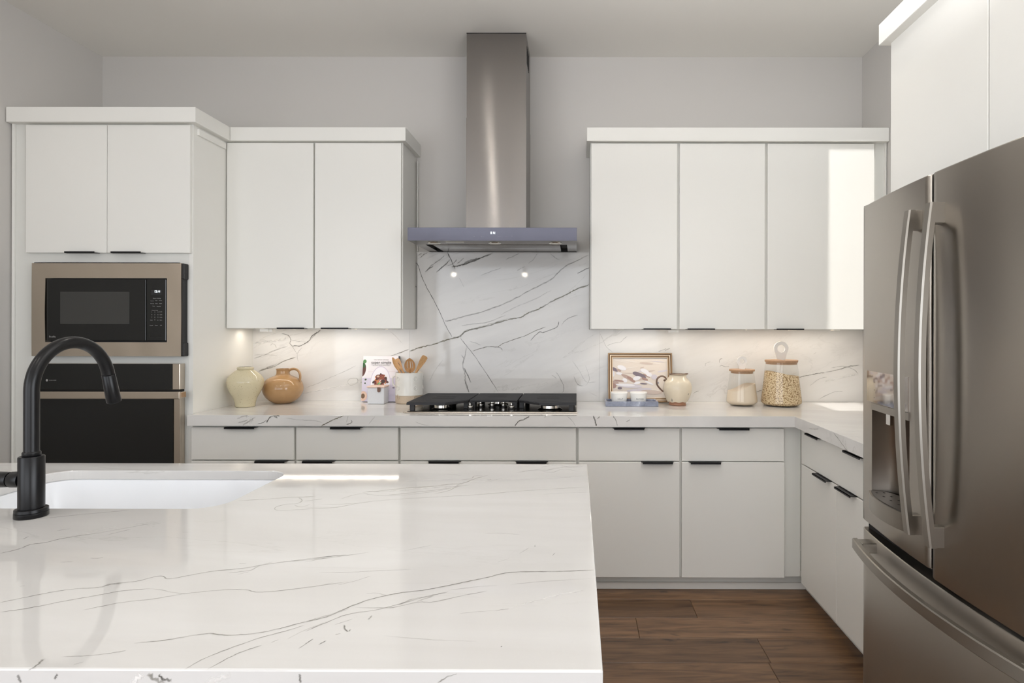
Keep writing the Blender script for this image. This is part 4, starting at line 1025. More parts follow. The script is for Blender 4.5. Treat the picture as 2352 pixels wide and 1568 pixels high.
for i in range(57):
    a = 2 * pi * i / 56; sp_ = max(0, math.cos(a)) ** 6; r_ = prof[-1][0] - .002
    pts.append((cx + r_ * math.cos(a) + .012 * sp_, Yq + r_ * math.sin(a), ztop + .001 + .004 * sp_))
tube(bm, pts, 0.0028, 8); part('rim', bm, M['brown_glaze'], pt, smooth=True)
hp = [(1523.5, 898), (1517, 892), (1510.5, 884), (1508, 876), (1510, 868), (1516, 863), (1523, 862.5), (1528.5, 866), (1530, 870), (1527, 872.5), (1525, 870)]
bm = bmesh.new(); tube(bm, smooth_profile([(X(a, Yq, c), Yq, Z(c, Yq, a) + o) for a, c in hp], 5), 0.0042, 12, 1.4); part('handle', bm, M['brown_glaze'], pt, smooth=True)

# storage jars
def jar(label, px, Y, base_py, rows, lid_rows, ring, content, cm, clabel, slope):
    t = thing('storage_jar', label, 'jar', (X(px, Y, 880), Y, CT))
    o_ = foot(Y, px, base_py); cx = X(px, Y, 880)
    prof = smooth_profile([(hw / F * Y, Z(py, Y, px) + o_) for py, hw in rows], 5)
    bm = bmesh.new(); lathe(bm, prof, cx, Y, 64, True, False)
    bodyo = part('glass_body', bm, M['glass'], t, smooth=True)
    bm = bmesh.new(); lathe(bm, [(r_ , z_) for r_, z_ in lid_rows(cx, Y, o_)], cx, Y, 56, True, True)
    ld = part('lid', bm, M['acacia'], t, smooth=True)
    # pin-shaped loop grip
    (rcx, rcy, Ro, Ri, by, bwid) = ring
    gx_, gz_ = X(rcx, Y, rcy), Z(rcy, Y, rcx) + o_; Ro, Ri = Ro / F * Y, Ri / F * Y; zb2 = Z(by, Y, rcx) + o_ ; bw2 = bwid / F * Y
    n_ = 40; outer, inner = [], []
    for i in range(n_):
        a = -pi / 2 + 2 * pi * i / n_
        ox_, oz_ = Ro * math.cos(a), Ro * math.sin(a)
        if a < -pi / 2 + 0.95 or a > 1.5 * pi - 0.95:
            # lower part is drawn out to a blunt point
            s_ = 1 - (min(a + pi / 2, 1.5 * pi - a)) / 0.95
            sg = 1 if a < pi / 2 else -1
            ex, ez = Ro * math.cos(-pi / 2 + 0.95) * sg, Ro * math.sin(-pi / 2 + 0.95)
            ox_ = ex + (bw2 * sg - ex) * s_; oz_ = ez + (zb2 - gz_ - ez) * s_
        outer.append((gx_ + ox_, gz_ + oz_)); inner.append((gx_ + Ri * math.cos(a), gz_ + Ri * math.sin(a)))
    bm = bmesh.new(); hh = 0.004
    R = [[bm.verts.new((p[0], Y + s_ * hh, p[1])) for p in L_] for s_ in (-1, 1) for L_ in (outer, inner)]
    for i in range(n_):
        j = (i + 1) % n_
        bm.faces.new((R[0][i], R[0][j], R[1][j], R[1][i])); bm.faces.new((R[2][i], R[3][i], R[3][j], R[2][j]))
        bm.faces.new((R[0][i], R[2][i], R[2][j], R[0][j])); bm.faces.new((R[1][i], R[1][j], R[3][j], R[3][i]))
    part('loop_grip', bm, M['white_ceramic'], ld)
    # contents follow the inside of the jar; the top is sloped
    def rad(z):
        for (r1_, z1_), (r2_, z2_) in zip(prof, prof[1:]):
            if z1_ <= z <= z2_: return r1_ + (r2_ - r1_) * (z - z1_) / (z2_ - z1_ + 1e-9)
        return prof[-1][0]
    bm = bmesh.new(); zf = prof[0][1] + 0.006; n_ = 48; m_ = 16; rings = []
    zl, zr = Z(slope[0], Y, px) + o_, Z(slope[1], Y, px) + o_
    Rl = rad((zl + zr) / 2)
    for j in range(m_ + 1):
        rg = []
        for i in range(n_):
            a = 2 * pi * i / n_; u = math.cos(a)
            k1 = 0.5 + 0.5 * math.tanh(2.1 * u) / math.tanh(2.1)
            zt_ = zl + (zr - zl) * k1; z = zf + (zt_ - zf) * j / m_
            r_ = rad(z) - 0.0022; rg.append(bm.verts.new((cx + r_ * math.cos(a), Y + r_ * math.sin(a), z)))
        rings.append(rg)
    for a_, b_ in zip(rings, rings[1:]):
        for i in range(n_): bm.faces.new((a_[i], a_[(i + 1) % n_], b_[(i + 1) % n_], b_[i]))
    bm.faces.new(list(reversed(rings[0])))
    last = rings[-1]
    for f_ in (0.75, 0.5, 0.25):
        rg = []
        for i in range(n_):
            a = 2 * pi * i / n_; u = math.cos(a) * f_; k1 = 0.5 + 0.5 * math.tanh(2.1 * u) / math.tanh(2.1)
            r_ = (last[i].co.x - cx) if 0 else None
            zt_ = zl + (zr - zl) * k1; rr = (rad(zt_) - .0022) * f_
            rg.append(bm.verts.new((cx + rr * math.cos(a), Y + rr * math.sin(a), zt_)))
        for i in range(n_): bm.faces.new((last[i], last[(i + 1) % n_], rg[(i + 1) % n_], rg[i]))
        last = rg
    bm.faces.new(last)
    c_ = part(content, bm, cm, t, smooth=True); c_['kind'] = 'stuff'; c_['label'] = clabel
Y1 = 3.60
def lid1(cx, Y, o_): 
    f = lambda py: Z(py, Y, 1704) + o_
    return [(24.5 / F * Y, f(853.5)), (25 / F * Y, f(848.8)), (28.5 / F * Y, f(848.5)), (29 / F * Y, f(845.5)), (28.5 / F * Y, f(844.6))]
jar('smaller glass storage jar of flour with loop-handled wooden lid', 1704, Y1, 926.5, [(926.5, 16), (926, 23), (923, 30), (919.5, 34.2), (914, 35), (890, 32), (870, 29.3), (849.5, 26.6)], lid1, (1704, 826.5, 11.6, 5.4, 845.5, 6.0), 'flour', M['flour'], 'pale flour heaped towards one side', (894, 877))
Y2 = 3.59
def lid2(cx, Y, o_):
    f = lambda py: Z(py, Y, 1794) + o_
    return [(34.0 / F * Y, f(834)), (34.5 / F * Y, f(829.6)), (36.2 / F * Y, f(829.2)), (36.8 / F * Y, f(825.4)), (36.2 / F * Y, f(824.4))]
jar('larger glass storage jar of rolled oats with loop-handled wooden lid', 1794.5, Y2, 928.5, [(928.5, 22), (928, 32), (925.5, 41), (921.5, 45.2), (917, 45.4), (890, 42), (860, 38.4), (829.5, 35)], lid2, (1794, 798.5, 16.6, 8.8, 825.5, 9.0), 'rolled_oats', M['oats'], 'speckled beige rolled oats', (850, 861))

# ------------------------------------------------------------------ fridge
FXE, FXC = 0.986, 0.958          # door face at the outer edges and at the seam
YS, YH = 1.657, 0.455
def fX(y): return FXC + (FXE - FXC) * min(1.05, abs(y - YS) / YH) ** 2
fr = thing('refrigerator', 'slate stainless french-door refrigerator with bottom freezer drawer', 'refrigerator', (1.35, YS, 0))
part('body', B(1.065, 1.72, YS - YH + 0.004, YS + YH - 0.004, 0.03, 1.755), mat('fridge_body_grey', srgb(70, 70, 70), 0.5), fr)
def fdoor(name, y0, y1, z0, z1, recess=None, topslope=0.0):
    bm = bmesh.new(); n_ = 36
    ys = sorted(set([y0 + (y1 - y0) * i / n_ for i in range(n_ + 1)] + ([recess[0], recess[1]] if recess else [])))
    zsq = [z0, z0 + .004] + ([recess[2], recess[3]] if recess else []) + [z1 - .004, z1]
    g_ = {}
    for i, y in enumerate(ys):
        e = min(y - y0, y1 - y); rb = 0.006 * (1 - min(1, e / 0.006)) ** 2
        for j, z in enumerate(zsq):
            ez = 0.003 if z in (z0, z1) else 0
            g_[i, j] = bm.verts.new((fX(y) + rb + ez, y, z))
    for i in range(len(ys) - 1):
        for j in range(len(zsq) - 1):
            if recess and recess[0] <= ys[i] < recess[1] - 1e-6 and abs(zsq[j] - recess[2]) < 1e-6: continue
            bm.faces.new((g_[i, j], g_[i, j + 1], g_[i + 1, j + 1], g_[i + 1, j]))
    for f in bm.faces: f.smooth = True
    # sides
    XB = 1.058
    bl = {}
    for i in (0, len(ys) - 1):
        for j in (0, len(zsq) - 1): bl[i, j] = bm.verts.new((XB, ys[i], zsq[j]))
    nI, nJ = len(ys) - 1, len(zsq) - 1
    for i in (0, nI): bm.faces.new([g_[i, j] for j in range(nJ + 1)] + [bl[i, nJ], bl[i, 0]])
    for j in (0, nJ): bm.faces.new([g_[i, j] for i in range(nI + 1)] + [bl[nI, j], bl[0, j]])
    bm.faces.new((bl[0, 0], bl[nI, 0], bl[nI, nJ], bl[0, nJ]))
    return part(name, bm, M['slate'], fr)
RY0, RY1, RZ0, RZ1 = 1.762, 2.020, 0.838, 1.108
dl = fdoor('door', YS + 0.003, YS + YH, 0.72, 1.794, (RY0, RY1, RZ0, RZ1))
dr_ = fdoor('door', YS - YH, YS - 0.003, 0.70, 1.794)
part('door_gasket', B(1.0, 1.05, YS - 0.0028, YS + 0.0028, 0.73, 1.79), M['black'], fr)
part('gap_trim', B(1.005, 1.064, YS - YH + .01, YS + YH - .01, 0.655, 0.735), M['dark'], fr)
dw = fdoor('freezer_drawer', YS - YH, YS + YH, 0.05, 0.690)
part('toe_grille', B(1.03, 1.06, YS - YH + .01, YS + YH - .01, 0.0, 0.045), M['dark'], fr)
part('hinge_cover', B(0.99, 1.06, YS - YH + .002, YS + YH - .002, 1.7945, 1.7965), M['black'], fr)
# dispenser: curved niche, panel, tray with lip
bm = bmesh.new(); n_ = 20; R_ = []
for i in range(n_ + 1):
    u = i / n_; y = RY1 + (RY0 - RY1) * u
    d = 0.075 * (1 - (2 * u - 1) ** 4) ** 0.5 if 0 < u < 1 else 0
    R_.append([bm.verts.new((fX(y) + d + 0.0005, y, z)) for z in (RZ0, RZ1)])
for a, c in zip(R_, R_[1:]): bm.faces.new((a[0], c[0], c[1], a[1]))
for f in bm.faces: f.smooth = True
bm.faces.new([r_[1] for r_ in R_])
part('dispenser_niche', bm, metal('niche_steel', srgb(165, 156, 146), 0.35, (2, 60, 1)), dl, normals=False)
bm = bmesh.new()
pa = [(fX(RY1 + (RY0 - RY1) * i / 16), RY1 + (RY0 - RY1) * i / 16) for i in range(17)]
prism(bm, [(x_ - .004, y_) for x_, y_ in pa] + [(x_ + .004, y_) for x_, y_ in reversed(pa)], 'z', RZ1 + 0.0, RZ1 + 0.022)
part('niche_header', bm, M['slate_edge'], dl)
part('paddle', B(fX(1.93) + .006, fX(1.93) + .016, 1.90, 1.925, RZ1 - 0.035, RZ1 + 0.0), M['chrome'], dl)
bm = bmesh.new(); PY0, PY1 = 1.765, 2.055
pa = [(fX(PY1 + (PY0 - PY1) * i / 16), PY1 + (PY0 - PY1) * i / 16) for i in range(17)]
prism(bm, [(x_ - .004, y_) for x_, y_ in pa] + [(x_ + .002, y_) for x_, y_ in reversed(pa)], 'z', 1.133, 1.234)
pnl = part('dispenser_panel', bm, mat('mirror_panel', srgb(190, 184, 178), 0.06, 0.9), dl)
for (yy, zz, s_) in ((1.99, 1.20, '--'), (1.99, 1.175, '--'), (1.99, 1.15, '--'), (1.83, 1.207, '---'), (1.83, 1.18, '---'), (1.83, 1.148, '---')):
    text('button_print', s_, (fX(yy) - .0046, yy, zz), 0.010, M['print_dark'], pnl, rot=(pi / 2, 0, -pi / 2))
def lipx(y): u = (y - RY0 + .01) / (RY1 - RY0 + .02); return fX(y) - 0.026 * max(0, 1 - (2 * u - 1) ** 2) ** 0.8
ly = [RY1 + .006 + (RY0 - .006 - RY1 - .006) * i / 20 for i in range(21)]
bm = bmesh.new(); prism(bm, [(lipx(y) - .004, y) for y in ly] + [(fX(y) + .001, y) for y in reversed(ly)], 'z', RZ0 - 0.052, RZ0 + 0.0)
tro = part('dispenser_tray', bm, M['slate_edge'], dl)
bm = bmesh.new(); prism(bm, [(lipx(y) + .003, y) for y in ly[1:-1]] + [(fX(y) + .060 * (1 - (2 * (y - RY0) / (RY1 - RY0) - 1) ** 4 if RY0 < y < RY1 else 0) + .002, y) for y in reversed(ly[1:-1])], 'z', RZ0 + 0.0002, RZ0 + 0.003)
grl = part('drip_grille', bm, mat('drip_grey', srgb(92, 88, 84), 0.4, 0.6), tro)
bm = bmesh.new()
for i in range(5):
    for j in range(2): box(bm, .972 + j * .024, .977 + j * .024, 1.80 + i * .045, 1.808 + i * .045, RZ0 + .003, RZ0 + .0036)
part('drain_hole', bm, M['dark'], grl)
# door handles: bowed flat bars on standoffs
def vhandle(parent, yc, zlo, zhi):
    bm = bmesh.new(); n_ = 30; w_, t_ = 0.030, 0.017; rings = []
    for i in range(n_ + 1):
        z = zlo + (zhi - zlo) * i / n_; u = 2 * i / n_ - 1
        xf = 0.922 - 0.030 * (1 - u * u)
        ring = [(xf, -w_ / 2 + .004), (xf + .004, -w_ / 2), (xf + t_, -w_ / 2), (xf + t_, w_ / 2), (xf + .004, w_ / 2), (xf, w_ / 2 - .004)]
        rings.append([bm.verts.new((a, yc + c, z)) for a, c in ring])
    for a, c in zip(rings, rings[1:]):
        for k_ in range(6): bm.faces.new((a[k_], a[(k_ + 1) % 6], c[(k_ + 1) % 6], c[k_]))
    bm.faces.new(list(reversed(rings[0]))); bm.faces.new(rings[-1])
    hb = part('handle', bm, M['slate_edge'], parent, smooth=True)
    for za, zb2 in ((zlo, zlo + 0.055), (zhi - 0.055, zhi)):
        part('standoff', B(0.932, fX(yc) + 0.002, yc - w_ / 2 + .0005, yc + w_ / 2 - .0005, za + .0005, zb2 - .0005, .001, 1), M['slate_edge'], hb)
vhandle(dl, YS + 0.054, 0.80, 1.704); vhandle(dr_, YS - 0.050, 0.80, 1.704)
bm = bmesh.new(); n_ = 40; rings = []; ya, yb = YS + 0.372, YS - 0.435; hz_ = 0.662
for i in range(n_ + 1):
    y = ya + (yb - ya) * i / n_; u = 2 * i / n_ - 1; xf = 0.915 - 0.045 * (1 - u * u)
    ring = [(xf, -.014), (xf + .003, -.017), (xf + .016, -.017), (xf + .016, .017), (xf + .003, .017), (xf, .014)]
    rings.append([bm.verts.new((a, y, hz_ + c)) for a, c in ring])
for a, c in zip(rings, rings[1:]):
    for k_ in range(6): bm.faces.new((a[k_], a[(k_ + 1) % 6], c[(k_ + 1) % 6], c[k_]))
bm.faces.new(list(reversed(rings[0]))); bm.faces.new(rings[-1])
hb = part('handle', bm, M['slate_edge'], dw, smooth=True)
for yy in (ya - 0.03, yb + 0.03): part('standoff', B(0.925, fX(yy) + .002, yy - .022, yy + .022, hz_ - .016, hz_ + .016, .002, 1), M['slate_edge'], hb)

# cabinet over the fridge
SY = 2.245
oc = thing('fridge_cabinet', 'white cabinet enclosing the refrigerator and rising above it', 'cabinet', (1.45, 1.7, 0))
bm = bmesh.new(); box(bm, 1.165, RW - .004, SY - 0.02, SY, 0, CR0); box(bm, 1.165, RW - .004, 1.10, 1.12, 0, CR0); box(bm, 1.18, RW - .004, 1.12, SY - .02, 1.82, 1.84); box(bm, 1.18, 1.20, 1.12, SY - .02, 1.84, CR0)
part('body', bm, M['inner'], oc)
gy = 1.151 * F / (2267.5 - 1326)
for a, c in ((gy + .003, SY), (1.10, gy - .003)):
    part('door', B(1.151, 1.170 - .0055, a, c, 1.815, CR0 + .02, 0.0015, 1), M['paint'], oc)
part('crown', B(1.115, RW - .004, 1.08, SY + 0.018, CR0 - .012, CR1 - .012, .0015, 1), M['paint'], oc)

# ------------------------------------------------------------------ island
IZ = CT; ix0_, ix1_, iy0, iy1 = -2.35, 0.0345, 0.795, 2.012
isl = thing('kitchen_island', 'white kitchen island cabinet under the foreground marble top', 'island', (-1.1, 1.6, 0))
bm = bmesh.new(); box(bm, ix0_ + .05, ix1_ - .045, 1.14, iy1 - .035, 0.09, IZ - .061); box(bm, ix0_ + .1, ix1_ - .1, 1.19, iy1 - .09, 0, .09)
# the cabinet is hollow below the sink
bm.free(); bm = bmesh.new()
for a in ((ix0_ + .05, ix1_ - .045, 1.14, 1.16, .09, IZ - .061), (ix0_ + .05, ix1_ - .045, iy1 - .055, iy1 - .035, .09, IZ - .061), (ix0_ + .05, ix0_ + .07, 1.16, iy1 - .055, .09, IZ - .061), (ix1_ - .065, ix1_ - .045, 1.16, iy1 - .055, .09, IZ - .061), (ix0_ + .07, ix1_ - .065, 1.16, iy1 - .055, .09, .11), (ix0_ + .1, ix1_ - .1, 1.2, iy1 - .1, 0, .09)): box(bm, *a)
part('body', bm, M['inner'], isl)
itop = thing('island_countertop', 'polished white marble island top with a sink cut-out', 'countertop', (-1.1, 1.4, IZ - .03))
kx_0, kx_1, ky_0, ky_1 = -1.625, -0.892, 1.503, 1.905
hole = rrect(kx_0, kx_1, ky_0, ky_1, 0.075, 10)
bm = bmesh.new()
ov_ = [bm.verts.new((a, c, IZ)) for a, c in ((ix0_, iy0), (ix1_, iy0), (ix1_, iy1), (ix0_, iy1))]
hv = [bm.verts.new((a, c, IZ)) for a, c in hole]
es = [bm.edges.new((ov_[i], ov_[(i + 1) % 4])) for i in range(4)] + [bm.edges.new((hv[i], hv[(i + 1) % len(hv)])) for i in range(len(hv))]
bmesh.ops.triangle_fill(bm, use_beauty=True, use_dissolve=False, edges=es)
r = bmesh.ops.extrude_face_region(bm, geom=list(bm.faces))
bmesh.ops.translate(bm, verts=[v for v in r['geom'] if isinstance(v, bmesh.types.BMVert)], vec=(0, 0, -0.028))
part('slab', bm, M['marble_island'], itop, bevel=0.0028)
bm = bmesh.new()
box(bm, ix0_, ix1_, iy0 + .0006, iy0 + .03, IZ - .06, IZ - .0282); box(bm, ix1_ - .03, ix1_ - .0006, iy0 + .03, iy1 - .0006, IZ - .06, IZ - .0282); box(bm, ix0_, ix1_ - .03, iy1 - .03, iy1 - .0006, IZ - .06, IZ - .0282)
part('mitred_edge', bm, M['marble_island'], itop)
def I1(pts, hw=.0015, st=.5, col=LG): return tp(pts, hw, st, col, IZ, 2.861, 0, 1020)
def I2(pts, hw=.0015, st=.5, col=LG): return tp(pts, hw, st, col, IZ, 3.027, 700, 1050)
GV = srgb(140, 137, 128); GO = srgb(148, 142, 118)
L = [
 I1([(0,1040),(150,1010),(350,970),(500,950),(650,940),(760,915),(900,900),(1050,865),(1110,885),(1250,860),(1400,835),(1600,815),(1750,790),(2050,750),(2289,725)], .0014, .6, GV),
 I1([(0,1103),(200,1075),(400,1035),(600,1000),(800,965),(1000,948)], .0013, .6, GV), I1([(660,945),(720,920),(800,918)], .002, .4, GV), I1([(1500,845),(1640,830),(1700,800),(1790,775)], .002, .35, GV), I1([(1900,770),(2060,757),(2180,745)], .002, .45, GV),
 I1([(540,1092),(800,1040),(1000,1018),(1200,985),(1400,962),(1600,955),(1700,972),(1900,955),(2289,905)], .0013, .5, GV), I1([(1000,948),(1150,975),(1230,985)], .0015, .3, GV),
 I1([(400,1398),(600,1388),(760,1368),(830,1355)], .0012, .45, GV), I1([(880,1308),(1100,1285),(1350,1245),(1500,1255),(1700,1240),(1900,1195),(2100,1140),(2289,1085)], .0014, .6, GV),
 I1([(1210,1482),(1350,1405),(1500,1345),(1700,1275),(1850,1235),(2000,1190)], .0012, .55, GV), I1([(1360,1482),(1500,1405),(1600,1360),(1720,1322)], .0011, .55, GV), I1([(180,1492),(240,1452),(290,1410)], .002, .5, GV), I1([(480,1450),(550,1432)], .0015, .35, GV),
 I1([(0,718),(120,690),(200,660),(300,645),(400,622),(500,605),(600,590)], .0022, .5, GV), I1([(500,602),(640,585),(800,556),(1000,520)], .002, .25), I1([(250,492),(500,465),(700,447),(850,432)], .0012, .55, GV), I1([(0,515),(100,508)], .001, .4, GV), I1([(460,608),(560,585),(680,560),(760,545)], .004, .3, WH),
 I1([(590,748),(640,750),(680,743)], .001, .5, GV), I1([(395,776),(480,772)], .001, .4, GV), I1([(150,625),(190,605)], .0015, .4, GV), I1([(370,570),(460,555)], .0012, .4, GV), I1([(130,935),(165,931)], .001, .45, GV), I1([(700,597),(790,575),(860,560)], .0012, .45, GV),
 I1([(1560,372),(1750,360),(1900,350),(2070,345)], .0014, .6, GO), I1([(1960,348),(1985,370),(1950,390),(1880,395),(1810,415),(1830,435),(1960,430),(2050,425)], .0016, .35, GO), I1([(1930,400),(1980,412),(2040,395)], .0016, .35, GO), I1([(1570,785),(1620,783)], .001, .5, GV), I1([(1560,857),(1640,838)], .001, .35, GV),
 I1([(1960,1345),(2050,1285)], .0011, .4, GV), I1([(2100,1315),(2140,1292)], .0011, .4, GV), I1([(1780,1305),(1830,1285)], .001, .4, GV), I1([(1880,1285),(2000,1225),(2150,1165)], .0012, .3, GV), I1([(2260,1185),(2265,1215),(2289,1228)], .0014, .4, GV),
 I2([(0,1145),(150,1110),(300,1045),(450,990),(650,945),(850,920),(1100,870),(1250,840),(1430,800),(1700,795),(2015,784)], .0016, .75, GV),
 I2([(0,1212),(150,1150),(300,1092),(500,1060),(700,1010),(850,965)], .0013, .5, GV), I2([(350,1045),(600,1045),(780,1008),(900,1005),(1100,962),(1270,930)], .0014, .4, GV), I2([(650,1030),(740,990),(850,968),(1000,935)], .0022, .4, GV), I2([(780,1005),(830,985),(900,962)], .002, .35, GV), I2([(1000,925),(1200,900),(1340,893)], .0012, .3, GV), I2([(1430,885),(1700,860),(2010,842)], .001, .3, GV),
 I2([(0,352),(200,350),(400,315),(600,295),(850,280),(1200,260),(1500,235),(1980,205)], .0012, .5, GO), I2([(1650,258),(1830,247),(1980,245)], .001, .4, GV), I2([(100,330),(280,325),(400,318)], .0015, .3, GO),
 I2([(400,245),(550,230),(750,210),(850,205),(1000,188),(1100,180),(1180,150),(1275,125)], .0022, .55, GO), I2([(400,250),(480,262),(560,265),(800,240),(1000,215),(1100,188)], .0022, .4, GV), I2([(430,240),(600,235),(800,218),(950,208),(1060,205)], .005, .75, WH), I2([(1050,200),(1120,175),(1250,170),(1300,150)], .004, .5, WH), I2([(1080,160),(1160,145),(1180,130),(1240,128)], .0018, .5, GO),
 I2([(560,270),(700,262),(900,238),(1050,210)], .0014, .4, GV), I2([(900,255),(1000,232),(1060,205),(1150,190)], .002, .4, GO), I2([(250,290),(330,265),(400,250)], .002, .3, GO), I2([(0,275),(80,270)], .0015, .4, GO), I2([(0,305),(120,290)], .003, .3, GO),
 I2([(700,165),(1000,155),(1500,155),(1960,132)], .003, .55, WH), I2([(1280,170),(1370,145)], .0015, .3, GV), I2([(870,125),(1000,118),(1090,128)], .0015, .3, GV),
 I2([(1480,105),(1600,88),(1680,90),(1760,75),(1860,65),(1960,55)], .0022, .45, GV), I2([(1640,68),(1760,55),(1850,70),(1950,62)], .004, .6, WH), I2([(1640,95),(1720,105),(1800,82),(1900,98)], .0016, .4, GV), I2([(1450,70),(1560,62)], .0014, .3, GV),
 I2([(0,728),(150,702),(300,682),(450,660)], .0012, .45, GV), I2([(50,708),(180,688),(320,680)], .0018, .4, GV), I2([(690,650),(800,628),(880,612)], .001, .4, GV), I2([(1250,530),(1350,528),(1500,538)], .0009, .45, GV), I2([(100,802),(350,798),(480,790),(740,780)], .001, .4, GV), I2([(230,888),(350,860),(460,825)], .001, .4, GV), I2([(28,908),(200,872)], .001, .4, GV),
 I2([(1320,1067),(1420,1053)], .0012, .55, GV), I2([(1060,1090),(1180,1075),(1330,1066)], .001, .3, GV), I2([(1430,1045),(1600,1000),(1800,950),(1960,925)], .002, .35, WH), I2([(1490,672),(1560,630)], .0009, .35, GV), I2([(1598,625),(1602,610)], .0012, .5, GV), I2([(1340,730),(1420,705)], .0009, .3, GV), I2([(1720,685),(1742,665)], .0009, .35, GV),
 I2([(275,1165),(280,1195),(300,1212),(320,1195)], .0013, .5, GV), I2([(210,1165),(330,1125)], .0012, .35, GV), I2([(440,1130),(470,1100)], .0016, .4, GV), I2([(0,1300),(60,1262)], .0012, .45, GV), I2([(95,1303),(150,1275)], .0012, .45, GV), I2([(210,1235),(250,1225)], .0012, .4, GV),
 I2([(550,1240),(900,1270),(1200,1280)], .0012, .18, GV), I2([(1364,1315),(1372,1317)], .0014, .8, DK), I2([(420,950),(500,945),(580,965)], .0014, .3, GV),
]
veins('vein', (0, 0, 1), L, itop, 9)
def ie(pts, hw, st, col): return ([(X(a, iy0, c), iy0, Z(c, iy0, a)) for a, c in pts], hw, st, col)
veins('vein', (0, -1, 0), [ie([(1005, 1568), (1025, 1555), (1050, 1546)], .001, .5, GV), ie([(340, 1546), (355, 1560), (380, 1568)], .003, .5, GV), ie([(365, 1548), (375, 1558), (395, 1562)], .002, .7, DK), ie([(300, 1568), (330, 1548)], .004, .7, WH), ie([(42, 1548), (48, 1568)], .002, .6, DK), ie([(132, 1546), (126, 1560)], .0015, .6, DK), ie([(688, 1546), (690, 1568)], .0015, .6, DK), ie([(470, 1568), (530, 1548)], .004, .5, WH)], itop, 11)

# sink
sk = thing('sink', 'white undermount sink in the marble island top', 'sink', ((kx_0 + kx_1) / 2, 1.70, IZ - .25))
bm = bmesh.new(); levels = []
for (off, z, rr) in ((0.022, IZ - .0285, .09), (0.004, IZ - .0285, .08), (-0.000, IZ - .032, .076), (-0.012, IZ - .19, .07), (-0.03, IZ - .225, .06), (-0.10, IZ - .238, .03)):
    levels.append([bm.verts.new((a, c, z)) for a, c in rrect(kx_0 - off, kx_1 + off, ky_0 - off, ky_1 + off, rr, 10)])
for a, c in zip(levels, levels[1:]):
    n_ = len(a)
    for i in range(n_): bm.faces.new((a[i], a[(i + 1) % n_], c[(i + 1) % n_], c[i]))
bm.faces.new(levels[-1]); part('basin', bm, M['sink'], sk, smooth=True)
bm = bmesh.new(); lathe(bm, [(.042, IZ - .238), (.045, IZ - .2365), (.04, IZ - .235)], (kx_0 + kx_1) / 2, 1.70, 28, True, True); part('drain', bm, M['steel'], sk)

# faucet
fx_, fy_ = -1.2905, 1.4380
fc = thing('faucet', 'matte black gooseneck pull-down faucet beside the island sink', 'faucet', (fx_, fy_, IZ))
bm = bmesh.new(); lathe(bm, [(.0318, IZ + .0003), (.0325, IZ + .0012), (.0325, IZ + .0115), (.0315, IZ + .0122), (.0322, IZ + .013), (.0318, IZ + .0195), (.0300, IZ + .0208), (.0262, IZ + .0212)], fx_, fy_, 56, True, True); part('base_ring', bm, M['black_metal'], fc, smooth=True)
zt2 = 1.068
bm = bmesh.new(); lathe(bm, [(.0250, IZ + .021), (.0252, IZ + .023), (.0252, zt2 - .002), (.0240, zt2)], fx_, fy_, 56, True, True); part('body', bm, M['black_metal'], fc, smooth=True)
bm = bmesh.new(); lathe(bm, [(.0165, zt2 - .001), (.0178, zt2 + .001), (.0178, zt2 + .009), (.0162, zt2 + .011)], fx_, fy_, 40, True, True); part('collar', bm, M['black_metal'], fc, smooth=True)
Ra = 0.112; zc = 1.222; dxx, dyy = math.sin(.05), math.cos(.05)
path = [(fx_, fy_, zt2 + .008 + (zc - zt2 - .008) * i / 6) for i in range(6)]
a_end = math.radians(168)
for i in range(41):
    a = a_end * i / 40; h = Ra * (1 - math.cos(a)); path.append((fx_ + h * dxx, fy_ + h * dyy, zc + Ra * math.sin(a)))
bm = bmesh.new(); tube(bm, path, 0.0152, 32); part('spout', bm, M['black_metal'], fc, smooth=True)
e = Vector(path[-1]); td = (e - Vector(path[-2])).normalized()
bm = bmesh.new(); tube(bm, [e + td * .0015, e + td * .003, e + td * .078, e + td * .080], [.0148, .0158, .0176, .0168], 32); sh_ = part('spray_head', bm, M['black_metal'], fc, smooth=True)
bm = bmesh.new(); tube(bm, [e + td * .0801, e + td * .082], [.013, .013], 24); part('nozzle', bm, M['black'], sh_)
zl_ = 1.012
bm = bmesh.new(); tube(bm, [(fx_ - .022, fy_, zl_), (fx_ - .046, fy_, zl_), (fx_ - .048, fy_, zl_)], [.0185, .0185, .017], 32)
lv = part('lever_hub', bm, M['black_metal'], fc, smooth=True)
bm = bmesh.new(); tube(bm, [(fx_ - .050, fy_, zl_), (fx_ - .075, fy_, zl_), (fx_ - .080, fy_, zl_)], [.0175, .0185, .015], 32); tube(bm, [(fx_ - .079, fy_, zl_), (fx_ - .16, fy_ - .005, zl_ + .012)], [.006, .005], 14)
part('lever', bm, M['black_metal'], lv, smooth=True)

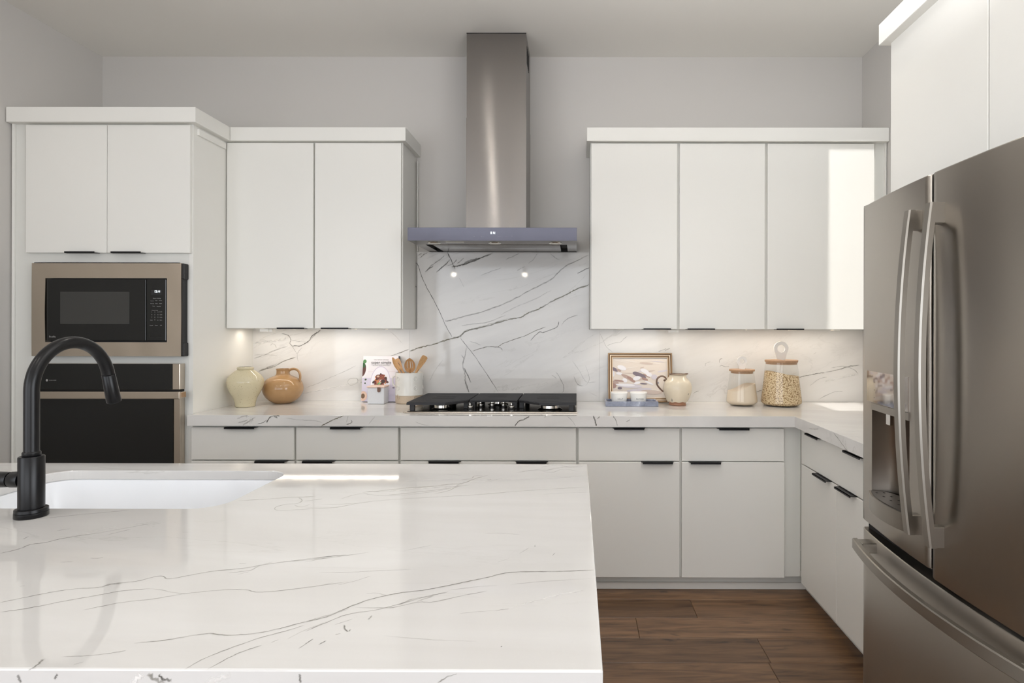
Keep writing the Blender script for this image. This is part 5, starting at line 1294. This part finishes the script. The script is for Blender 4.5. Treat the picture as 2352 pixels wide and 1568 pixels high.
# ------------------------------------------------------------------ lamps
def pendant(x, y, z, label):
    t = thing('pendant_lamp', label, 'lamp', (x, y, CEIL), 'pendant lamps over the island')
    bm = bmesh.new(); lathe(bm, [(.055, CEIL - .022), (.058, CEIL - .018), (.058, CEIL - .0006)], x, y, 28, True, True); part('ceiling_rose', bm, M['black_metal'], t, smooth=True)
    bm = bmesh.new(); tube(bm, [(x, y, CEIL - .02), (x, y, z + .10)], .004, 10); part('rod', bm, M['black_metal'], t)
    bm = bmesh.new(); lathe(bm, [(.020, z + .105), (.022, z + .10), (.022, z + .03), (.018, z + .022)], x, y, 24, True, True); part('socket', bm, M['black_metal'], t, smooth=True)
    bm = bmesh.new(); bmesh.ops.create_uvsphere(bm, u_segments=20, v_segments=12, radius=.020, matrix=Matrix.Translation((x, y, z + .008))); part('bulb', bm, M['bulb'], t, smooth=True)
pendant(-1.318, 1.03, 1.945, 'black rod pendant lamp over the sink end of the island')
pendant(-0.562, 1.03, 1.945, 'black rod pendant lamp over the open end of the island')
def downlight(x, y, p, lab, col=(1, .96, .91)):
    t = thing('recessed_light', lab, 'light', (x, y, CEIL), 'recessed ceiling lights')
    bm = bmesh.new(); lathe(bm, [(.052, CEIL - .002), (.075, CEIL - .004), (.080, CEIL - .0006)], x, y, 32, False, False); lathe(bm, [(.052, CEIL - .002), (.050, CEIL - .0006)], x, y, 32, False, False); part('trim_ring', bm, M['white_plastic'], t, smooth=True)
    bm = bmesh.new(); lathe(bm, [(.050, CEIL - .0012), (.050, CEIL - .0006)], x, y, 32, True, True); part('lens', bm, M['downlight_lens'], t)
    spot('downlight', (x, y, CEIL - 0.02), p, 0.05, 178 if x == -0.98 else (125 if x == 0.95 else 92 if y > 2 else 150), col, 0.1 if x == -0.98 else 0.6)
downlight(-2.60, 2.56, 3, 'recessed ceiling light in front of the oven cabinet')
downlight(-1.0, 2.56, 12, 'recessed ceiling light between island and cooktop')
downlight(0.95, 2.36, 14, 'added recessed light brightening the right-hand cabinets')  # unseen lamp added to brighten the right-hand doors and counter
downlight(0.62, 2.55, 12, 'recessed ceiling light over the aisle by the corner cabinets')
for x, y, lb in ((-2.6, 0.3, 'recessed ceiling light by the left wall beside the island'), (-0.98, 0.3, 'recessed ceiling light over the seating side of the island'), (0.62, 0.3, 'recessed ceiling light over the floor past the island end')):
    downlight(x, y, 9 if x == -0.98 else 20, lb)
